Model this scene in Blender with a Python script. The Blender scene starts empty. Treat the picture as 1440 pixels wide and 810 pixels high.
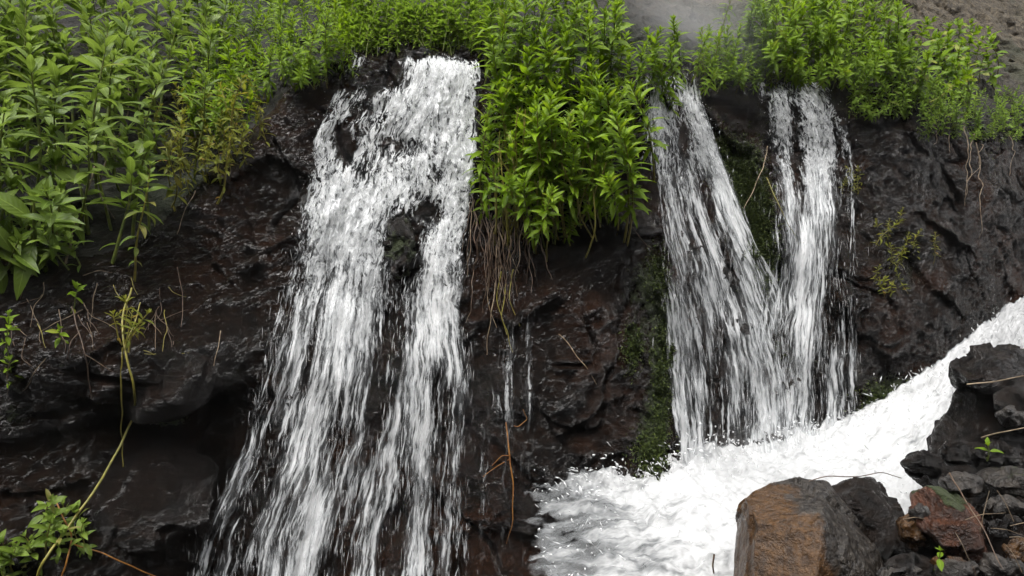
import bpy, bmesh, math, random
import numpy as np
from mathutils import Vector, Matrix, Quaternion

random.seed(7)
RNG = np.random.RandomState(11)
SC = bpy.context.scene
COL = SC.collection
EYE = 1.6            # height of the eye above the datum
F = 960.0            # focal length in photograph pixels (1440 wide)

# ------------------------------------------------------------ camera, sky, sun, exposure
cam_d = bpy.data.cameras.new('camera')
cam_d.sensor_width = 36.0
cam_d.lens = 24.0
cam_d.clip_start = 0.05
cam_d.clip_end = 400.0
cam = bpy.data.objects.new('camera', cam_d)
cam.location = (0, 0, EYE)
cam.rotation_euler = (math.radians(90), 0, 0)
COL.objects.link(cam)
SC.camera = cam

SUN_EL, SUN_AZ = 64.0, 200.0      # degrees; azimuth clockwise from +Y
world = bpy.data.worlds.new('World')
SC.world = world
world.use_nodes = True
wn, wl = world.node_tree.nodes, world.node_tree.links
bg = wn['Background']
sky = wn.new('ShaderNodeTexSky')
sky.sky_type = 'NISHITA'
sky.sun_disc = False
sky.sun_elevation = math.radians(SUN_EL)
sky.sun_rotation = math.radians(SUN_AZ)
sky.air_density = 1.0
sky.dust_density = 4.0
hs = wn.new('ShaderNodeHueSaturation')
hs.inputs['Saturation'].default_value = 0.06
wl.new(sky.outputs[0], hs.inputs['Color'])
wl.new(hs.outputs[0], bg.inputs['Color'])
bg.inputs['Strength'].default_value = 0.13

sun_d = bpy.data.lights.new('sun', 'SUN')
sun_d.energy = 1.3
sun_d.angle = math.radians(25)
sun_d.color = (1.0, 0.97, 0.93)
sun = bpy.data.objects.new('sun', sun_d)
az, el = math.radians(SUN_AZ), math.radians(SUN_EL)
sdir = Vector((math.sin(az) * math.cos(el), math.cos(az) * math.cos(el), math.sin(el)))
sun.rotation_euler = sdir.to_track_quat('Z', 'Y').to_euler()
sun.location = (0, 0, 12)
COL.objects.link(sun)

SC.view_settings.view_transform = 'Standard'
SC.view_settings.look = 'None'
SC.view_settings.gamma = 1.0
SC.view_settings.exposure = 1.35
SC.cycles.max_bounces = 8
SC.cycles.transparent_max_bounces = 24
SC.cycles.caustics_reflective = False
SC.cycles.caustics_refractive = False

# ------------------------------------------------------------ noise
_perm = np.random.RandomState(5).permutation(256)
_perm = np.concatenate([_perm, _perm, _perm])
_g = np.random.RandomState(6).normal(size=(256, 3))
_g /= np.linalg.norm(_g, axis=1)[:, None]


def perlin(x, y, z=0.0, seed=0):
    x, y, z = np.broadcast_arrays(np.asarray(x, float) + seed * 17.31, np.asarray(y, float) + seed * 5.77, np.asarray(z, float) + seed * 9.13)
    xi, yi, zi = np.floor(x).astype(int), np.floor(y).astype(int), np.floor(z).astype(int)
    xf, yf, zf = x - xi, y - yi, z - zi
    u, v, w = (t * t * t * (t * (t * 6 - 15) + 10) for t in (xf, yf, zf))
    out = 0
    for dx in (0, 1):
        for dy in (0, 1):
            for dz in (0, 1):
                h = _perm[_perm[_perm[(xi + dx) & 255] + ((yi + dy) & 255)] + ((zi + dz) & 255)]
                g = _g[h]
                d = g[..., 0] * (xf - dx) + g[..., 1] * (yf - dy) + g[..., 2] * (zf - dz)
                out = out + d * (u if dx else 1 - u) * (v if dy else 1 - v) * (w if dz else 1 - w)
    return out * 1.5


def fbm(x, y, z=0.0, octv=4, seed=0, gain=0.5):
    a, s, t = 1.0, 0.0, 0.0
    for k in range(octv):
        s = s + a * perlin(np.asarray(x) * 2 ** k, np.asarray(y) * 2 ** k, np.asarray(z) * 2 ** k, seed + k)
        t += a
        a *= gain
    return s / t


def ridged(x, y, z=0.0, octv=3, seed=0):
    a, s, t = 1.0, 0.0, 0.0
    for k in range(octv):
        s = s + a * (1 - np.abs(perlin(np.asarray(x) * 2 ** k, np.asarray(y) * 2 ** k, np.asarray(z) * 2 ** k, seed + k)) * 2)
        t += a
        a *= 0.5
    return s / t


def sstep(a, b, x):
    t = np.clip((x - a) / (b - a), 0, 1)
    return t * t * (3 - 2 * t)


def facets(x, z, scale, seed, tilt=1.0):
    """broken planes: every cell has a level and a tilt of its own"""
    x, z = np.broadcast_arrays(np.asarray(x, float) / scale, np.asarray(z, float) / scale)
    xi, zi = np.floor(x).astype(int), np.floor(z).astype(int)
    best = np.full(x.shape, 1e9)
    out = np.zeros(x.shape)
    for dx in (-1, 0, 1):
        for dz in (-1, 0, 1):
            cx, cz = xi + dx, zi + dz
            h = _perm[_perm[(cx + seed * 13) & 255] + ((cz + seed * 7) & 255)]
            g = _g[h]
            px, pz = cx + 0.5 + 0.75 * g[..., 0], cz + 0.5 + 0.75 * g[..., 1]
            d = (x - px) ** 2 + (z - pz) ** 2
            val = g[..., 2] * 0.5 + tilt * (g[..., 1] * (x - px) + g[..., 0] * (z - pz))
            m = d < best
            best = np.where(m, d, best)
            out = np.where(m, val, out)
    return out


# ------------------------------------------------------------ shape of the rock face: distance Y over (x, z relative to the eye)
_fx = np.array([-7, -4.2, -3.0, -2.3, -1.7, -1.1, -0.5, -0.15, 0.15, 0.5, 0.85, 1.15, 1.7, 2.3, 2.9, 3.6, 4.6, 6.0, 9.0])
_fy = np.array([1.6, 2.3, 2.75, 3.15, 3.5, 3.8, 3.95, 3.9, 3.7, 3.65, 3.85, 4.2, 4.45, 4.6, 4.75, 5.2, 6.0, 6.8, 8.5])
_tx = np.array([-7, -3.2, -2.3, -1.9, -1.6, -1.35, -1.1, -0.7, -0.2, 0.1, 0.4, 0.8, 1.15, 1.7, 2.3, 2.9, 3.6, 4.4, 6.0, 9.0])
_tz = np.array([0.0, 0.02, 0.05, 0.12, 0.62, 1.05, 1.38, 1.50, 1.46, 1.22, 1.12, 1.25, 1.42, 1.45, 1.46, 1.38, 1.36, 1.32, 1.4, 1.6])


def _smooth_interp(xs, ys):
    gx = np.linspace(xs[0], xs[-1], 800)
    gy = np.interp(gx, xs, ys)
    k = np.hanning(31)
    k /= k.sum()
    gy = np.convolve(np.pad(gy, 15, 'edge'), k, 'valid')
    return lambda x: np.interp(x, gx, gy)


foot_y = _smooth_interp(_fx, _fy)
top_z = _smooth_interp(_tx, _tz)


def ycliff(x, z, detail=2):
    x, z = np.asarray(x, float), np.asarray(z, float)
    zt = top_z(x) + 0.05 * perlin(x * 2.2, 3.3)
    d = z - zt
    up = 0.06 * np.logaddexp(0, d / 0.06)          # soft knee at the brink
    y = foot_y(x) + 0.20 * np.clip(z, -3, 9) + up * (0.95 - 0.42 * sstep(1.5, 3.2, x))
    # lower-left: jutting block, undercut below it, then a tilted wet slab
    blk = np.exp(-((x + 1.95) / 0.55) ** 2 - ((z + 0.30) / 0.28) ** 2)
    y = y - 0.22 * blk
    zc = -0.56 + 0.22 * (x + 1.75)                       # undercut line
    below = sstep(0.015, -0.05, z - zc) * np.exp(-np.clip(zc - z, 0, 9) / 0.20)
    y = y + 0.20 * below * (0.25 * sstep(-2.9, -2.3, x) + 0.75 * sstep(-2.05, -1.85, x)) * sstep(-1.30, -1.5, x)
    y = y - 0.17 * np.exp(-((x + 1.62) / 0.26) ** 4 - ((z + 0.36) / 0.17) ** 4)
    slab = np.exp(-((x + 1.75) / 0.35) ** 2 - ((z + 1.0) / 0.25) ** 2)
    y = y - 0.13 * slab + 0.45 * (z + 1.0) * slab
    # rib between the two strands of the right-hand falls
    rib = np.exp(-((x - 1.72 - 0.18 * (0.4 - z)) / 0.10) ** 2) * sstep(0.0, 0.25, z) * sstep(1.2, 0.8, z)
    y = y - 0.16 * rib
    # small knob that splits the left fall
    knob = np.exp(-((x + 0.64) / 0.085) ** 2 - ((z - 0.27) / 0.19) ** 2)
    y = y - 0.16 * knob
    if detail >= 1:
        y = y + 0.20 * fbm(x * 0.9, z * 0.9, 0.0, 3, 1)
    if detail >= 2:
        rough = 1.0
        wx = x + 0.08 * perlin(x * 3, z * 3, 1.0, 9)
        wz = z + 0.08 * perlin(x * 3, z * 3, 5.0, 9)
        y = y - 0.075 * (ridged(wx * 1.9, wz * 2.4, 0.0, 3, 21) - 0.5)
        y = y + 0.040 * facets(wx + 0.25 * wz, wz, 0.34, 3) + 0.016 * facets(wx - 0.3 * wz, wz, 0.11, 8)
        y = y + 0.05 * fbm(wx * 6, wz * 6, 0.0, 4, 31, 0.6)
        c = np.abs(perlin(wx * 2.4 + 0.8 * wz, wz * 1.9, 0.0, 41))
        y = y + 0.09 * np.exp(-(c / 0.03) ** 2) * sstep(-0.1, 0.4, perlin(x * 1.1, z * 1.1, 0, 43))   # cracks
        y = y - 0.020 * (ridged(wx * 16, wz * 13, 0.0, 2, 51) - 0.4)
        y = y + 0.014 * fbm(x * 32, z * 26, 0.0, 2, 53, 0.6)
    return y


gx = np.concatenate([np.arange(-9, -3.2, 0.05), np.arange(-3.2, 5.2, 0.0115), np.arange(5.2, 18, 0.07)])
gz = np.concatenate([np.arange(-2.6, -1.7, 0.03), np.arange(-1.7, 1.75, 0.0115), np.arange(1.75, 4.0, 0.03), np.arange(4.0, 16, 0.14)])
GX, GZ = np.meshgrid(gx, gz)
GY = np.empty_like(GX)
for k in range(0, len(gz), 60):
    GY[k:k + 60] = ycliff(GX[k:k + 60], GZ[k:k + 60])

GY0 = ycliff(GX[::5, ::5], GZ[::5, ::5], 1)
_YS = np.arange(1.2, 16, 0.02)


def ytab(x, z, detail):
    """the rock face read from its sampled grid"""
    xs, zs, T = (gx, gz, GY) if detail >= 2 else (gx[::5], gz[::5], GY0)
    i = np.clip(np.searchsorted(xs, x) - 1, 0, len(xs) - 2)
    j = np.clip(np.searchsorted(zs, z) - 1, 0, len(zs) - 2)
    a = np.clip((x - xs[i]) / (xs[i + 1] - xs[i]), 0, 1)
    b = np.clip((z - zs[j]) / (zs[j + 1] - zs[j]), 0, 1)
    return (T[j, i] * (1 - a) + T[j, i + 1] * a) * (1 - b) + (T[j + 1, i] * (1 - a) + T[j + 1, i + 1] * a) * b


def hit(u, v, detail=2):
    """point of the rock face seen in direction (u, v) of the photograph"""
    u, v = np.atleast_1d(np.asarray(u, float)), np.atleast_1d(np.asarray(v, float))
    kx, kz = (u - 720) / F, (405 - v) / F
    out = np.empty(u.shape)
    for c in range(0, len(u), 400):
        a, b = kx[c:c + 400, None], kz[c:c + 400, None]
        inside = ytab(a * _YS, b * _YS, detail) <= _YS
        k = np.where(inside.any(1), inside.argmax(1), len(_YS) - 1)
        out[c:c + 400] = _YS[k]
    lo, hi = out - 0.02, out.copy()
    for _ in range(6):
        m = (lo + hi) / 2
        neg = ytab(kx * m, kz * m, detail) <= m
        hi = np.where(neg, m, hi)
        lo = np.where(neg, lo, m)
    return np.stack([kx * hi, hi, kz * hi + EYE], -1)


def P(u, v, Y):
    return Vector(((u - 720) / F * Y, Y, EYE + (405 - v) / F * Y))


def H(u, v, off=0.0, detail=2):
    p = hit(u, v, detail)[0]
    d = Vector((p[0], p[1], p[2] - EYE)).normalized()
    return Vector(p) - d * off


# ------------------------------------------------------------ object helpers
def link(o, parent=None):
    COL.objects.link(o)
    if parent:
        o.parent = parent
    return o


def tag(o, label=None, cat=None, group=None, kind=None):
    if label: o['label'] = label
    if cat: o['category'] = cat
    if group: o['group'] = group
    if kind: o['kind'] = kind
    return o


def empty(name, loc):
    e = bpy.data.objects.new(name, None)
    e.empty_display_size = 0.05
    e.location = loc
    return link(e)


def mesh_from(name, V, Fc, mat, smooth=True):
    me = bpy.data.meshes.new(name)
    V = np.asarray(V, float)
    if isinstance(Fc, np.ndarray) and Fc.ndim == 2:
        n, k = Fc.shape
        me.vertices.add(len(V))
        me.vertices.foreach_set('co', V.ravel())
        me.loops.add(n * k)
        me.loops.foreach_set('vertex_index', Fc.ravel().astype(np.int32))
        me.polygons.add(n)
        me.polygons.foreach_set('loop_start', np.arange(0, n * k, k, dtype=np.int32))
        me.polygons.foreach_set('loop_total', np.full(n, k, np.int32))
        me.update(calc_edges=True)
    else:
        me.from_pydata([tuple(p) for p in V], [], [tuple(f) for f in Fc])
    if smooth:
        me.polygons.foreach_set('use_smooth', np.ones(len(me.polygons), bool))
    if mat:
        for m in (mat if isinstance(mat, (list, tuple)) else [mat]):
            me.materials.append(m)
    me.update()
    return me


def fattr(me, name, vals):
    a = me.attributes.new(name, 'FLOAT', 'POINT')
    a.data.foreach_set('value', np.asarray(vals, np.float32).ravel())


def vattr(me, name, vals):
    a = me.attributes.new(name, 'FLOAT_VECTOR', 'POINT')
    a.data.foreach_set('vector', np.asarray(vals, np.float32).ravel())


def grid_faces(nu, nv):
    i = np.arange(nu * nv).reshape(nv, nu)
    return np.stack([i[:-1, :-1], i[:-1, 1:], i[1:, 1:], i[1:, :-1]], -1).reshape(-1, 4)


# ------------------------------------------------------------ node helpers
class NT:
    def __init__(self, name):
        self.m = bpy.data.materials.new(name)
        self.m.use_nodes = True
        self.t = self.m.node_tree
        self.n = self.t.nodes
        self.bsdf = self.n['Principled BSDF']
        self.out = self.n['Material Output']

    def L(self, a, b):
        self.t.links.new(a, b)

    def sock(self, s, v):
        if isinstance(v, bpy.types.NodeSocket):
            self.L(v, s)
        elif v is not None:
            s.default_value = v

    def math(self, op, a, b=None, c=None, clamp=False):
        n = self.n.new('ShaderNodeMath')
        n.operation = op
        n.use_clamp = clamp
        for s, v in zip(n.inputs, (a, b, c)):
            self.sock(s, v)
        return n.outputs[0]

    def vmath(self, op, a, b=None):
        n = self.n.new('ShaderNodeVectorMath')
        n.operation = op
        for s, v in zip(n.inputs, (a, b)):
            self.sock(s, v)
        return n.outputs[0]

    def noise(self, vec, scale, detail=4, rough=0.5, dist=0.0, lac=2.0):
        n = self.n.new('ShaderNodeTexNoise')
        self.sock(n.inputs['Vector'], vec)
        n.inputs['Scale'].default_value = scale
        n.inputs['Detail'].default_value = detail
        n.inputs['Roughness'].default_value = rough
        n.inputs['Lacunarity'].default_value = lac
        n.inputs['Distortion'].default_value = dist
        return n.outputs[0]

    def voro(self, vec, scale, feature='F1', rnd=1.0):
        n = self.n.new('ShaderNodeTexVoronoi')
        n.feature = feature
        self.sock(n.inputs['Vector'], vec)
        n.inputs['Scale'].default_value = scale
        n.inputs['Randomness'].default_value = rnd
        return n.outputs[0]

    def ramp(self, fac, lo, hi, a=0.0, b=1.0, smooth=True):
        n = self.n.new('ShaderNodeMapRange')
        n.interpolation_type = 'SMOOTHSTEP' if smooth else 'LINEAR'
        self.sock(n.inputs[0], fac)
        for s, v in zip(n.inputs[1:5], (lo, hi, a, b)):
            self.sock(s, v)
        return n.outputs[0]

    def mix(self, fac, a, b):
        n = self.n.new('ShaderNodeMix')
        n.data_type = 'RGBA'
        self.sock(n.inputs[0], fac)
        for s, v in ((n.inputs[6], a), (n.inputs[7], b)):
            if isinstance(v, tuple) and len(v) == 3:
                v = (*v, 1.0)
            self.sock(s, v)
        return n.outputs[2]

    def attr(self, name, out='Fac'):
        n = self.n.new('ShaderNodeAttribute')
        n.attribute_name = name
        return n.outputs[out]

    def coord(self, which='Object'):
        return self.n.new('ShaderNodeTexCoord').outputs[which]

    def pos(self):
        return self.n.new('ShaderNodeNewGeometry').outputs['Position']

    def rand(self):
        return self.n.new('ShaderNodeObjectInfo').outputs['Random']

    def bump(self, h, strength, dist, normal=None):
        n = self.n.new('ShaderNodeBump')
        n.inputs['Strength'].default_value = strength
        n.inputs['Distance'].default_value = dist
        self.sock(n.inputs['Height'], h)
        if normal is not None:
            self.sock(n.inputs['Normal'], normal)
        return n.outputs[0]

    def set(self, **kw):
        for k, v in kw.items():
            key = k.replace('_', ' ')
            if isinstance(v, tuple) and len(v) == 3:
                v = (*v, 1.0)
            self.sock(self.bsdf.inputs[key], v)


def rock_material(name, dark, mid, red, rough=(0.16, 0.5), bump=1.0, moss_attr=True, scale=1.0, red_amount=(0.48, 0.66), spec=0.62):
    t = NT(name)
    p = t.coord('Object')
    big = t.noise(p, 1.7 * scale, 4, 0.55)
    n1 = t.noise(p, 9 * scale, 8, 0.62, 0.3)
    n2 = t.noise(p, 38 * scale, 6, 0.6, 0.4)
    n3 = t.noise(p, 120 * scale, 3, 0.6)
    c = t.mix(t.ramp(n1, 0.36, 0.66), dark, mid)
    c = t.mix(t.ramp(big, *red_amount), c, t.mix(n1, mid, red))
    c = t.mix(t.ramp(n2, 0.5, 0.8, 0, 0.5), c, mid)
    cr = t.math('ABSOLUTE', t.math('SUBTRACT', t.noise(p, 26 * scale, 5, 0.6, 0.6), 0.5))
    h = t.math('ADD', t.math('MULTIPLY', n1, 0.9), t.math('MULTIPLY', n2, 0.45))
    h = t.math('ADD', h, t.math('MULTIPLY', cr, 1.1))
    h = t.math('ADD', h, t.math('MULTIPLY', n3, 0.10))
    r = t.ramp(t.noise(p, 3.1 * scale, 5, 0.6), 0.35, 0.7, rough[0], rough[1])
    r = t.math('ADD', r, t.math('MULTIPLY', n3, 0.05))
    if moss_attr:
        ms = t.attr('moss')
        m = t.ramp(t.math('ADD', ms, t.math('MULTIPLY', t.math('SUBTRACT', n2, 0.5), 0.9)), 0.42, 0.62)
        mc = t.mix(n3, (0.009, 0.018, 0.003), (0.055, 0.075, 0.008))
        c = t.mix(m, c, mc)
        r = t.mix(m, r, (0.75, 0.75, 0.75))
        h = t.math('ADD', h, t.math('MULTIPLY', m, t.math('MULTIPLY', n3, 0.5)))
    t.set(Base_Color=c, Roughness=r, Normal=t.bump(h, 1.0, 0.055 * bump / scale))
    t.bsdf.inputs['Specular IOR Level'].default_value = spec
    return t.m


M = {}
M['cliff'] = rock_material('wet_basalt', (0.0045, 0.0029, 0.0021), (0.019, 0.0108, 0.0068), (0.046, 0.020, 0.011), (0.04, 0.15), 2.4)


def soil_material():
    t = NT('damp_soil')
    p = t.coord('Object')
    n1 = t.noise(p, 2.2, 6, 0.6)
    n2 = t.noise(p, 17, 8, 0.65, 0.5)
    g = t.noise(p, 1.1, 4, 0.5)
    sx = t.n.new('ShaderNodeSeparateXYZ')
    t.L(p, sx.inputs[0])
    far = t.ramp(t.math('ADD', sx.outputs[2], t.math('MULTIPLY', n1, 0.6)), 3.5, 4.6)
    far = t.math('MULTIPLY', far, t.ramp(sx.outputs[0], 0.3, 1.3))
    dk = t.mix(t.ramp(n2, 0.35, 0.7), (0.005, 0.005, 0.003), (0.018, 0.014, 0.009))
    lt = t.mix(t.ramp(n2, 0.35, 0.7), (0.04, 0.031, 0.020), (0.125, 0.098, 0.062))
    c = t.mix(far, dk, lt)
    c = t.mix(t.ramp(g, 0.5, 0.66, 0.0, 0.6), c, (0.02, 0.03, 0.010))
    t.set(Base_Color=c, Roughness=0.85, Normal=t.bump(t.math('ADD', n1, n2), 1.0, 0.08))
    return t.m


M['soil'] = soil_material()


def leaf_material(name, a, b, old, gloss=0.38, old_from=0.90):
    t = NT(name)
    lf = t.attr('leaf_random')
    uv = t.attr('leaf_uv', 'Vector')
    sep = t.n.new('ShaderNodeSeparateXYZ')
    t.L(uv, sep.inputs[0])
    ux, uy = sep.outputs[0], sep.outputs[1]
    rib = t.ramp(t.math('ABSOLUTE', ux), 0.03, 0.11, 1.0, 0.0)
    side = t.math('SINE', t.math('MULTIPLY', t.math('SUBTRACT', uy, t.math('MULTIPLY', t.math('ABSOLUTE', ux), 0.16)), 62.0))
    mixv = t.math('ADD', t.math('MULTIPLY', lf, 0.7), t.math('MULTIPLY', t.rand(), 0.3))
    c = t.mix(mixv, a, b)
    c = t.mix(t.ramp(lf, old_from, 1.0), c, old)
    blot = t.noise(t.coord('Object'), 30, 3)
    c = t.mix(t.ramp(blot, 0.45, 0.8, 0.0, 0.35), c, tuple(x * 0.55 for x in a))
    c = t.mix(t.math('MULTIPLY', rib, 0.55), c, tuple(min(1, x * 1.5 + 0.03) for x in b))
    nrm = t.bump(t.math('ADD', t.math('MULTIPLY', side, 0.35), t.math('MULTIPLY', rib, -1.2)), 0.5, 0.0025)
    t.set(Base_Color=c, Roughness=gloss, Normal=nrm)
    t.bsdf.inputs['Specular IOR Level'].default_value = 0.30
    tr = t.n.new('ShaderNodeBsdfTranslucent')
    t.L(t.mix(0.5, c, tuple(min(1, x * 1.6) for x in b)), tr.inputs['Color'])
    ms = t.n.new('ShaderNodeMixShader')
    ms.inputs[0].default_value = 0.40
    t.L(t.bsdf.outputs[0], ms.inputs[1])
    t.L(tr.outputs[0], ms.inputs[2])
    t.L(ms.outputs[0], t.out.inputs['Surface'])
    return t.m


M['leaf_lush'] = leaf_material('lush_leaf', (0.082, 0.155, 0.005), (0.215, 0.33, 0.009), (0.26, 0.25, 0.03), old_from=0.93)
M['leaf_deep'] = leaf_material('deep_leaf', (0.080, 0.136, 0.015), (0.195, 0.275, 0.038), (0.22, 0.20, 0.05), old_from=0.93)
M['leaf_far'] = leaf_material('far_leaf', (0.10, 0.18, 0.015), (0.22, 0.33, 0.03), (0.22, 0.22, 0.04), gloss=0.55)
M['leaf_yellow'] = leaf_material('yellowing_leaf', (0.11, 0.15, 0.015), (0.24, 0.24, 0.02), (0.30, 0.17, 0.03), old_from=0.8)


def bark(name, a, b, rough=0.6, scale=40):
    t = NT(name)
    p = t.coord('Object')
    n = t.noise(p, scale, 5, 0.6)
    t.set(Base_Color=t.mix(t.ramp(n, 0.35, 0.68), a, b), Roughness=rough, Normal=t.bump(n, 0.6, 0.006))
    return t.m


M['stem'] = bark('green_stem', (0.07, 0.10, 0.02), (0.17, 0.19, 0.03), 0.5)
M['stem_old'] = bark('yellow_stem', (0.15, 0.14, 0.025), (0.26, 0.22, 0.035), 0.5)
M['root'] = bark('brown_root', (0.035, 0.022, 0.014), (0.12, 0.075, 0.045), 0.6)
M['straw'] = bark('dry_straw', (0.14, 0.10, 0.06), (0.34, 0.26, 0.17), 0.7)
M['orange'] = bark('orange_root', (0.17, 0.06, 0.012), (0.34, 0.15, 0.02), 0.5)
M['pale_root'] = bark('pale_root', (0.07, 0.05, 0.03), (0.20, 0.145, 0.09), 0.7)


def moss_material():
    t = NT('moss')
    p = t.coord('Object')
    n = t.noise(p, 60, 4, 0.6)
    t.set(Base_Color=t.mix(t.ramp(n, 0.3, 0.75), (0.014, 0.030, 0.003), (0.085, 0.115, 0.010)), Roughness=0.8,
          Normal=t.bump(n, 1.0, 0.01))
    return t.m


M['moss'] = moss_material()


def water_material(name, su=1.0, seed=0.0, soft=0.22, bias=0.0, maxa=0.97, contrast=6.2, white=0.88):
    """falling white water: strands of foam over clear gaps; 'flow' = (metres across, metres down), 'dens' = how much water, 'fall' = 0 turbulent .. 1 long strands"""
    t = NT(name)
    fl = t.attr('flow', 'Vector')
    dens = t.attr('dens')
    fall = t.attr('fall')
    off = t.vmath('ADD', fl, (seed, seed * 1.7, seed * 0.3))
    warp = t.n.new('ShaderNodeTexNoise')
    t.L(off, warp.inputs['Vector'])
    warp.inputs['Scale'].default_value = 5.0
    warp.inputs['Detail'].default_value = 3.0
    wv = t.vmath('MULTIPLY', t.vmath('SUBTRACT', warp.outputs['Color'], (0.5, 0.5, 0.5)), (0.12, 0.12, 0.0))
    ws = t.n.new('ShaderNodeVectorMath')
    ws.operation = 'SCALE'
    t.L(wv, ws.inputs[0])
    t.L(t.ramp(fall, 0.0, 1.0, 1.0, 0.48, False), ws.inputs['Scale'])
    wv = ws.outputs[0]
    q = t.vmath('ADD', off, wv)
    turb = t.noise(t.vmath('MULTIPLY', q, (19 * su, 7.5 * su, 1)), 1.0, 6, 0.66, 0.9)
    turb2 = t.noise(t.vmath('MULTIPLY', q, (60 * su, 24 * su, 1)), 1.0, 5, 0.62, 0.8)
    lng = t.noise(t.vmath('MULTIPLY', q, (8 * su, 0.9, 1)), 1.0, 5, 0.62, 0.0)
    fine = t.noise(t.vmath('MULTIPLY', q, (44 * su, 3.2, 1)), 1.0, 4, 0.62, 0.1)
    dash = t.noise(t.vmath('MULTIPLY', q, (62 * su, 8.5, 1)), 1.0, 4, 0.6, 0.25)
    lace = t.math('SUBTRACT', 0.66, t.math('MULTIPLY', t.math('ABSOLUTE', t.math('SUBTRACT', t.noise(t.vmath('MULTIPLY', q, (22 * su, 11 * su, 1)), 1.0, 3, 0.55, 1.2), 0.5)), 2.0))
    A = t.math('ADD', t.math('ADD', t.math('MULTIPLY', turb, 0.45), t.math('MULTIPLY', turb2, 0.20)), t.math('MULTIPLY', lace, 0.38))
    B = t.math('ADD', t.math('ADD', t.math('MULTIPLY', lng, 0.42), t.math('MULTIPLY', fine, 0.33)), t.math('MULTIPLY', dash, 0.25))
    mx = t.n.new('ShaderNodeMix')
    t.L(fall, mx.inputs[0]); t.L(A, mx.inputs[2]); t.L(B, mx.inputs[3])
    fld = mx.outputs[0]
    val = t.math('ADD', t.math('MULTIPLY', t.math('SUBTRACT', fld, 0.5), contrast), t.math('SUBTRACT', dens, 0.5 - bias))
    sf = t.ramp(fall, 0.0, 1.0, soft * 1.2, soft * 1.05, False)
    alpha = t.ramp(val, t.math('MULTIPLY', sf, -1.0), sf, 0.0, maxa)
    film = t.math('ADD', t.math('MULTIPLY', t.math('SUBTRACT', lng, 0.5), 2.2), t.math('SUBTRACT', dens, 0.42))
    film = t.math('MULTIPLY', t.ramp(film, -0.25, 0.45), t.ramp(fall, 0.1, 0.7, 0.18, 0.36, False))
    alpha = t.math('MAXIMUM', alpha, film)
    edge = t.ramp(dens, 0.0, 0.18)
    alpha = t.math('MULTIPLY', alpha, edge)
    col = t.mix(t.ramp(val, -0.15, 0.5), (white * 0.60, white * 0.625, white * 0.64), (white, white * 1.008, white * 1.015))  # cool grey in thin water, also painting the foam's soft shading into the colour
    nrm = t.bump(fld, 0.7, 0.022)
    t.set(Base_Color=col, Roughness=0.45, Normal=nrm)
    t.bsdf.inputs['Specular IOR Level'].default_value = 0.3
    tl = t.n.new('ShaderNodeBsdfTranslucent')
    t.L(col, tl.inputs['Color'])
    t.L(nrm, tl.inputs['Normal'])
    m1 = t.n.new('ShaderNodeMixShader')
    m1.inputs[0].default_value = 0.35
    t.L(t.bsdf.outputs[0], m1.inputs[1]); t.L(tl.outputs[0], m1.inputs[2])
    tp = t.n.new('ShaderNodeBsdfTransparent')
    m2 = t.n.new('ShaderNodeMixShader')
    t.L(alpha, m2.inputs[0]); t.L(tp.outputs[0], m2.inputs[1]); t.L(m1.outputs[0], m2.inputs[2])
    t.L(m2.outputs[0], t.out.inputs['Surface'])
    return t.m


def spray_material():
    t = NT('spray')
    t.set(Base_Color=(0.88, 0.89, 0.9), Roughness=0.3)
    tp = t.n.new('ShaderNodeBsdfTransparent')
    m2 = t.n.new('ShaderNodeMixShader')
    t.L(t.attr('alpha'), m2.inputs[0]); t.L(tp.outputs[0], m2.inputs[1]); t.L(t.bsdf.outputs[0], m2.inputs[2])
    t.L(m2.outputs[0], t.out.inputs['Surface'])
    return t.m


M['spray'] = spray_material()

# ============================================================ THE ROCK FACE AND THE SLOPE ABOVE IT
TZ = top_z(GX)
# moss on the rock, in photograph terms: a few damp streaks
UU = 720 + F * GX / GY
VV = 405 - F * GZ / GY


def blob(u, v, su, sv, U=None, V=None):
    return np.exp(-((UU if U is None else U) - u) ** 2 / su ** 2 - ((VV if V is None else V) - v) ** 2 / sv ** 2)


moss = (0.62 * blob(915, 620, 30, 80) + 0.6 * blob(932, 500, 20, 90) + 0.55 * blob(905, 400, 40, 60) + 0.8 * blob(1055, 270, 34, 90) +
        0.7 * blob(1260, 560, 50, 40) + 0.45 * blob(890, 480, 20, 30) + 0.35 * blob(1000, 250, 40, 90) + 0.45 * blob(1100, 500, 120, 120) +
        0.4 * blob(1280, 380, 60, 60) + 0.65 * blob(235, 590, 45, 16) + 0.5 * blob(20, 585, 40, 30) + 0.7 * blob(565, 345, 26, 55))
faces = grid_faces(len(gx), len(gz))
V = np.stack([GX, GY, GZ + EYE], -1).reshape(-1, 3)
fz = (GZ - TZ).reshape(-1)[faces].mean(1)
fx = GX.reshape(-1)[faces].mean(1)
upper = fz > (0.10 + 0.05 * np.sin(fx * 7))


def sub(name, sel, mat):
    idx = np.unique(faces[sel])
    remap = np.full(len(V), -1)
    remap[idx] = np.arange(len(idx))
    me = mesh_from(name, V[idx], remap[faces[sel]], mat)
    fattr(me, 'moss', moss.reshape(-1)[idx])
    return tag(link(bpy.data.objects.new(name, me)), kind='structure')


sub('cliff', ~upper, M['cliff'])
sub('hillside', upper, M['soil'])

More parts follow.
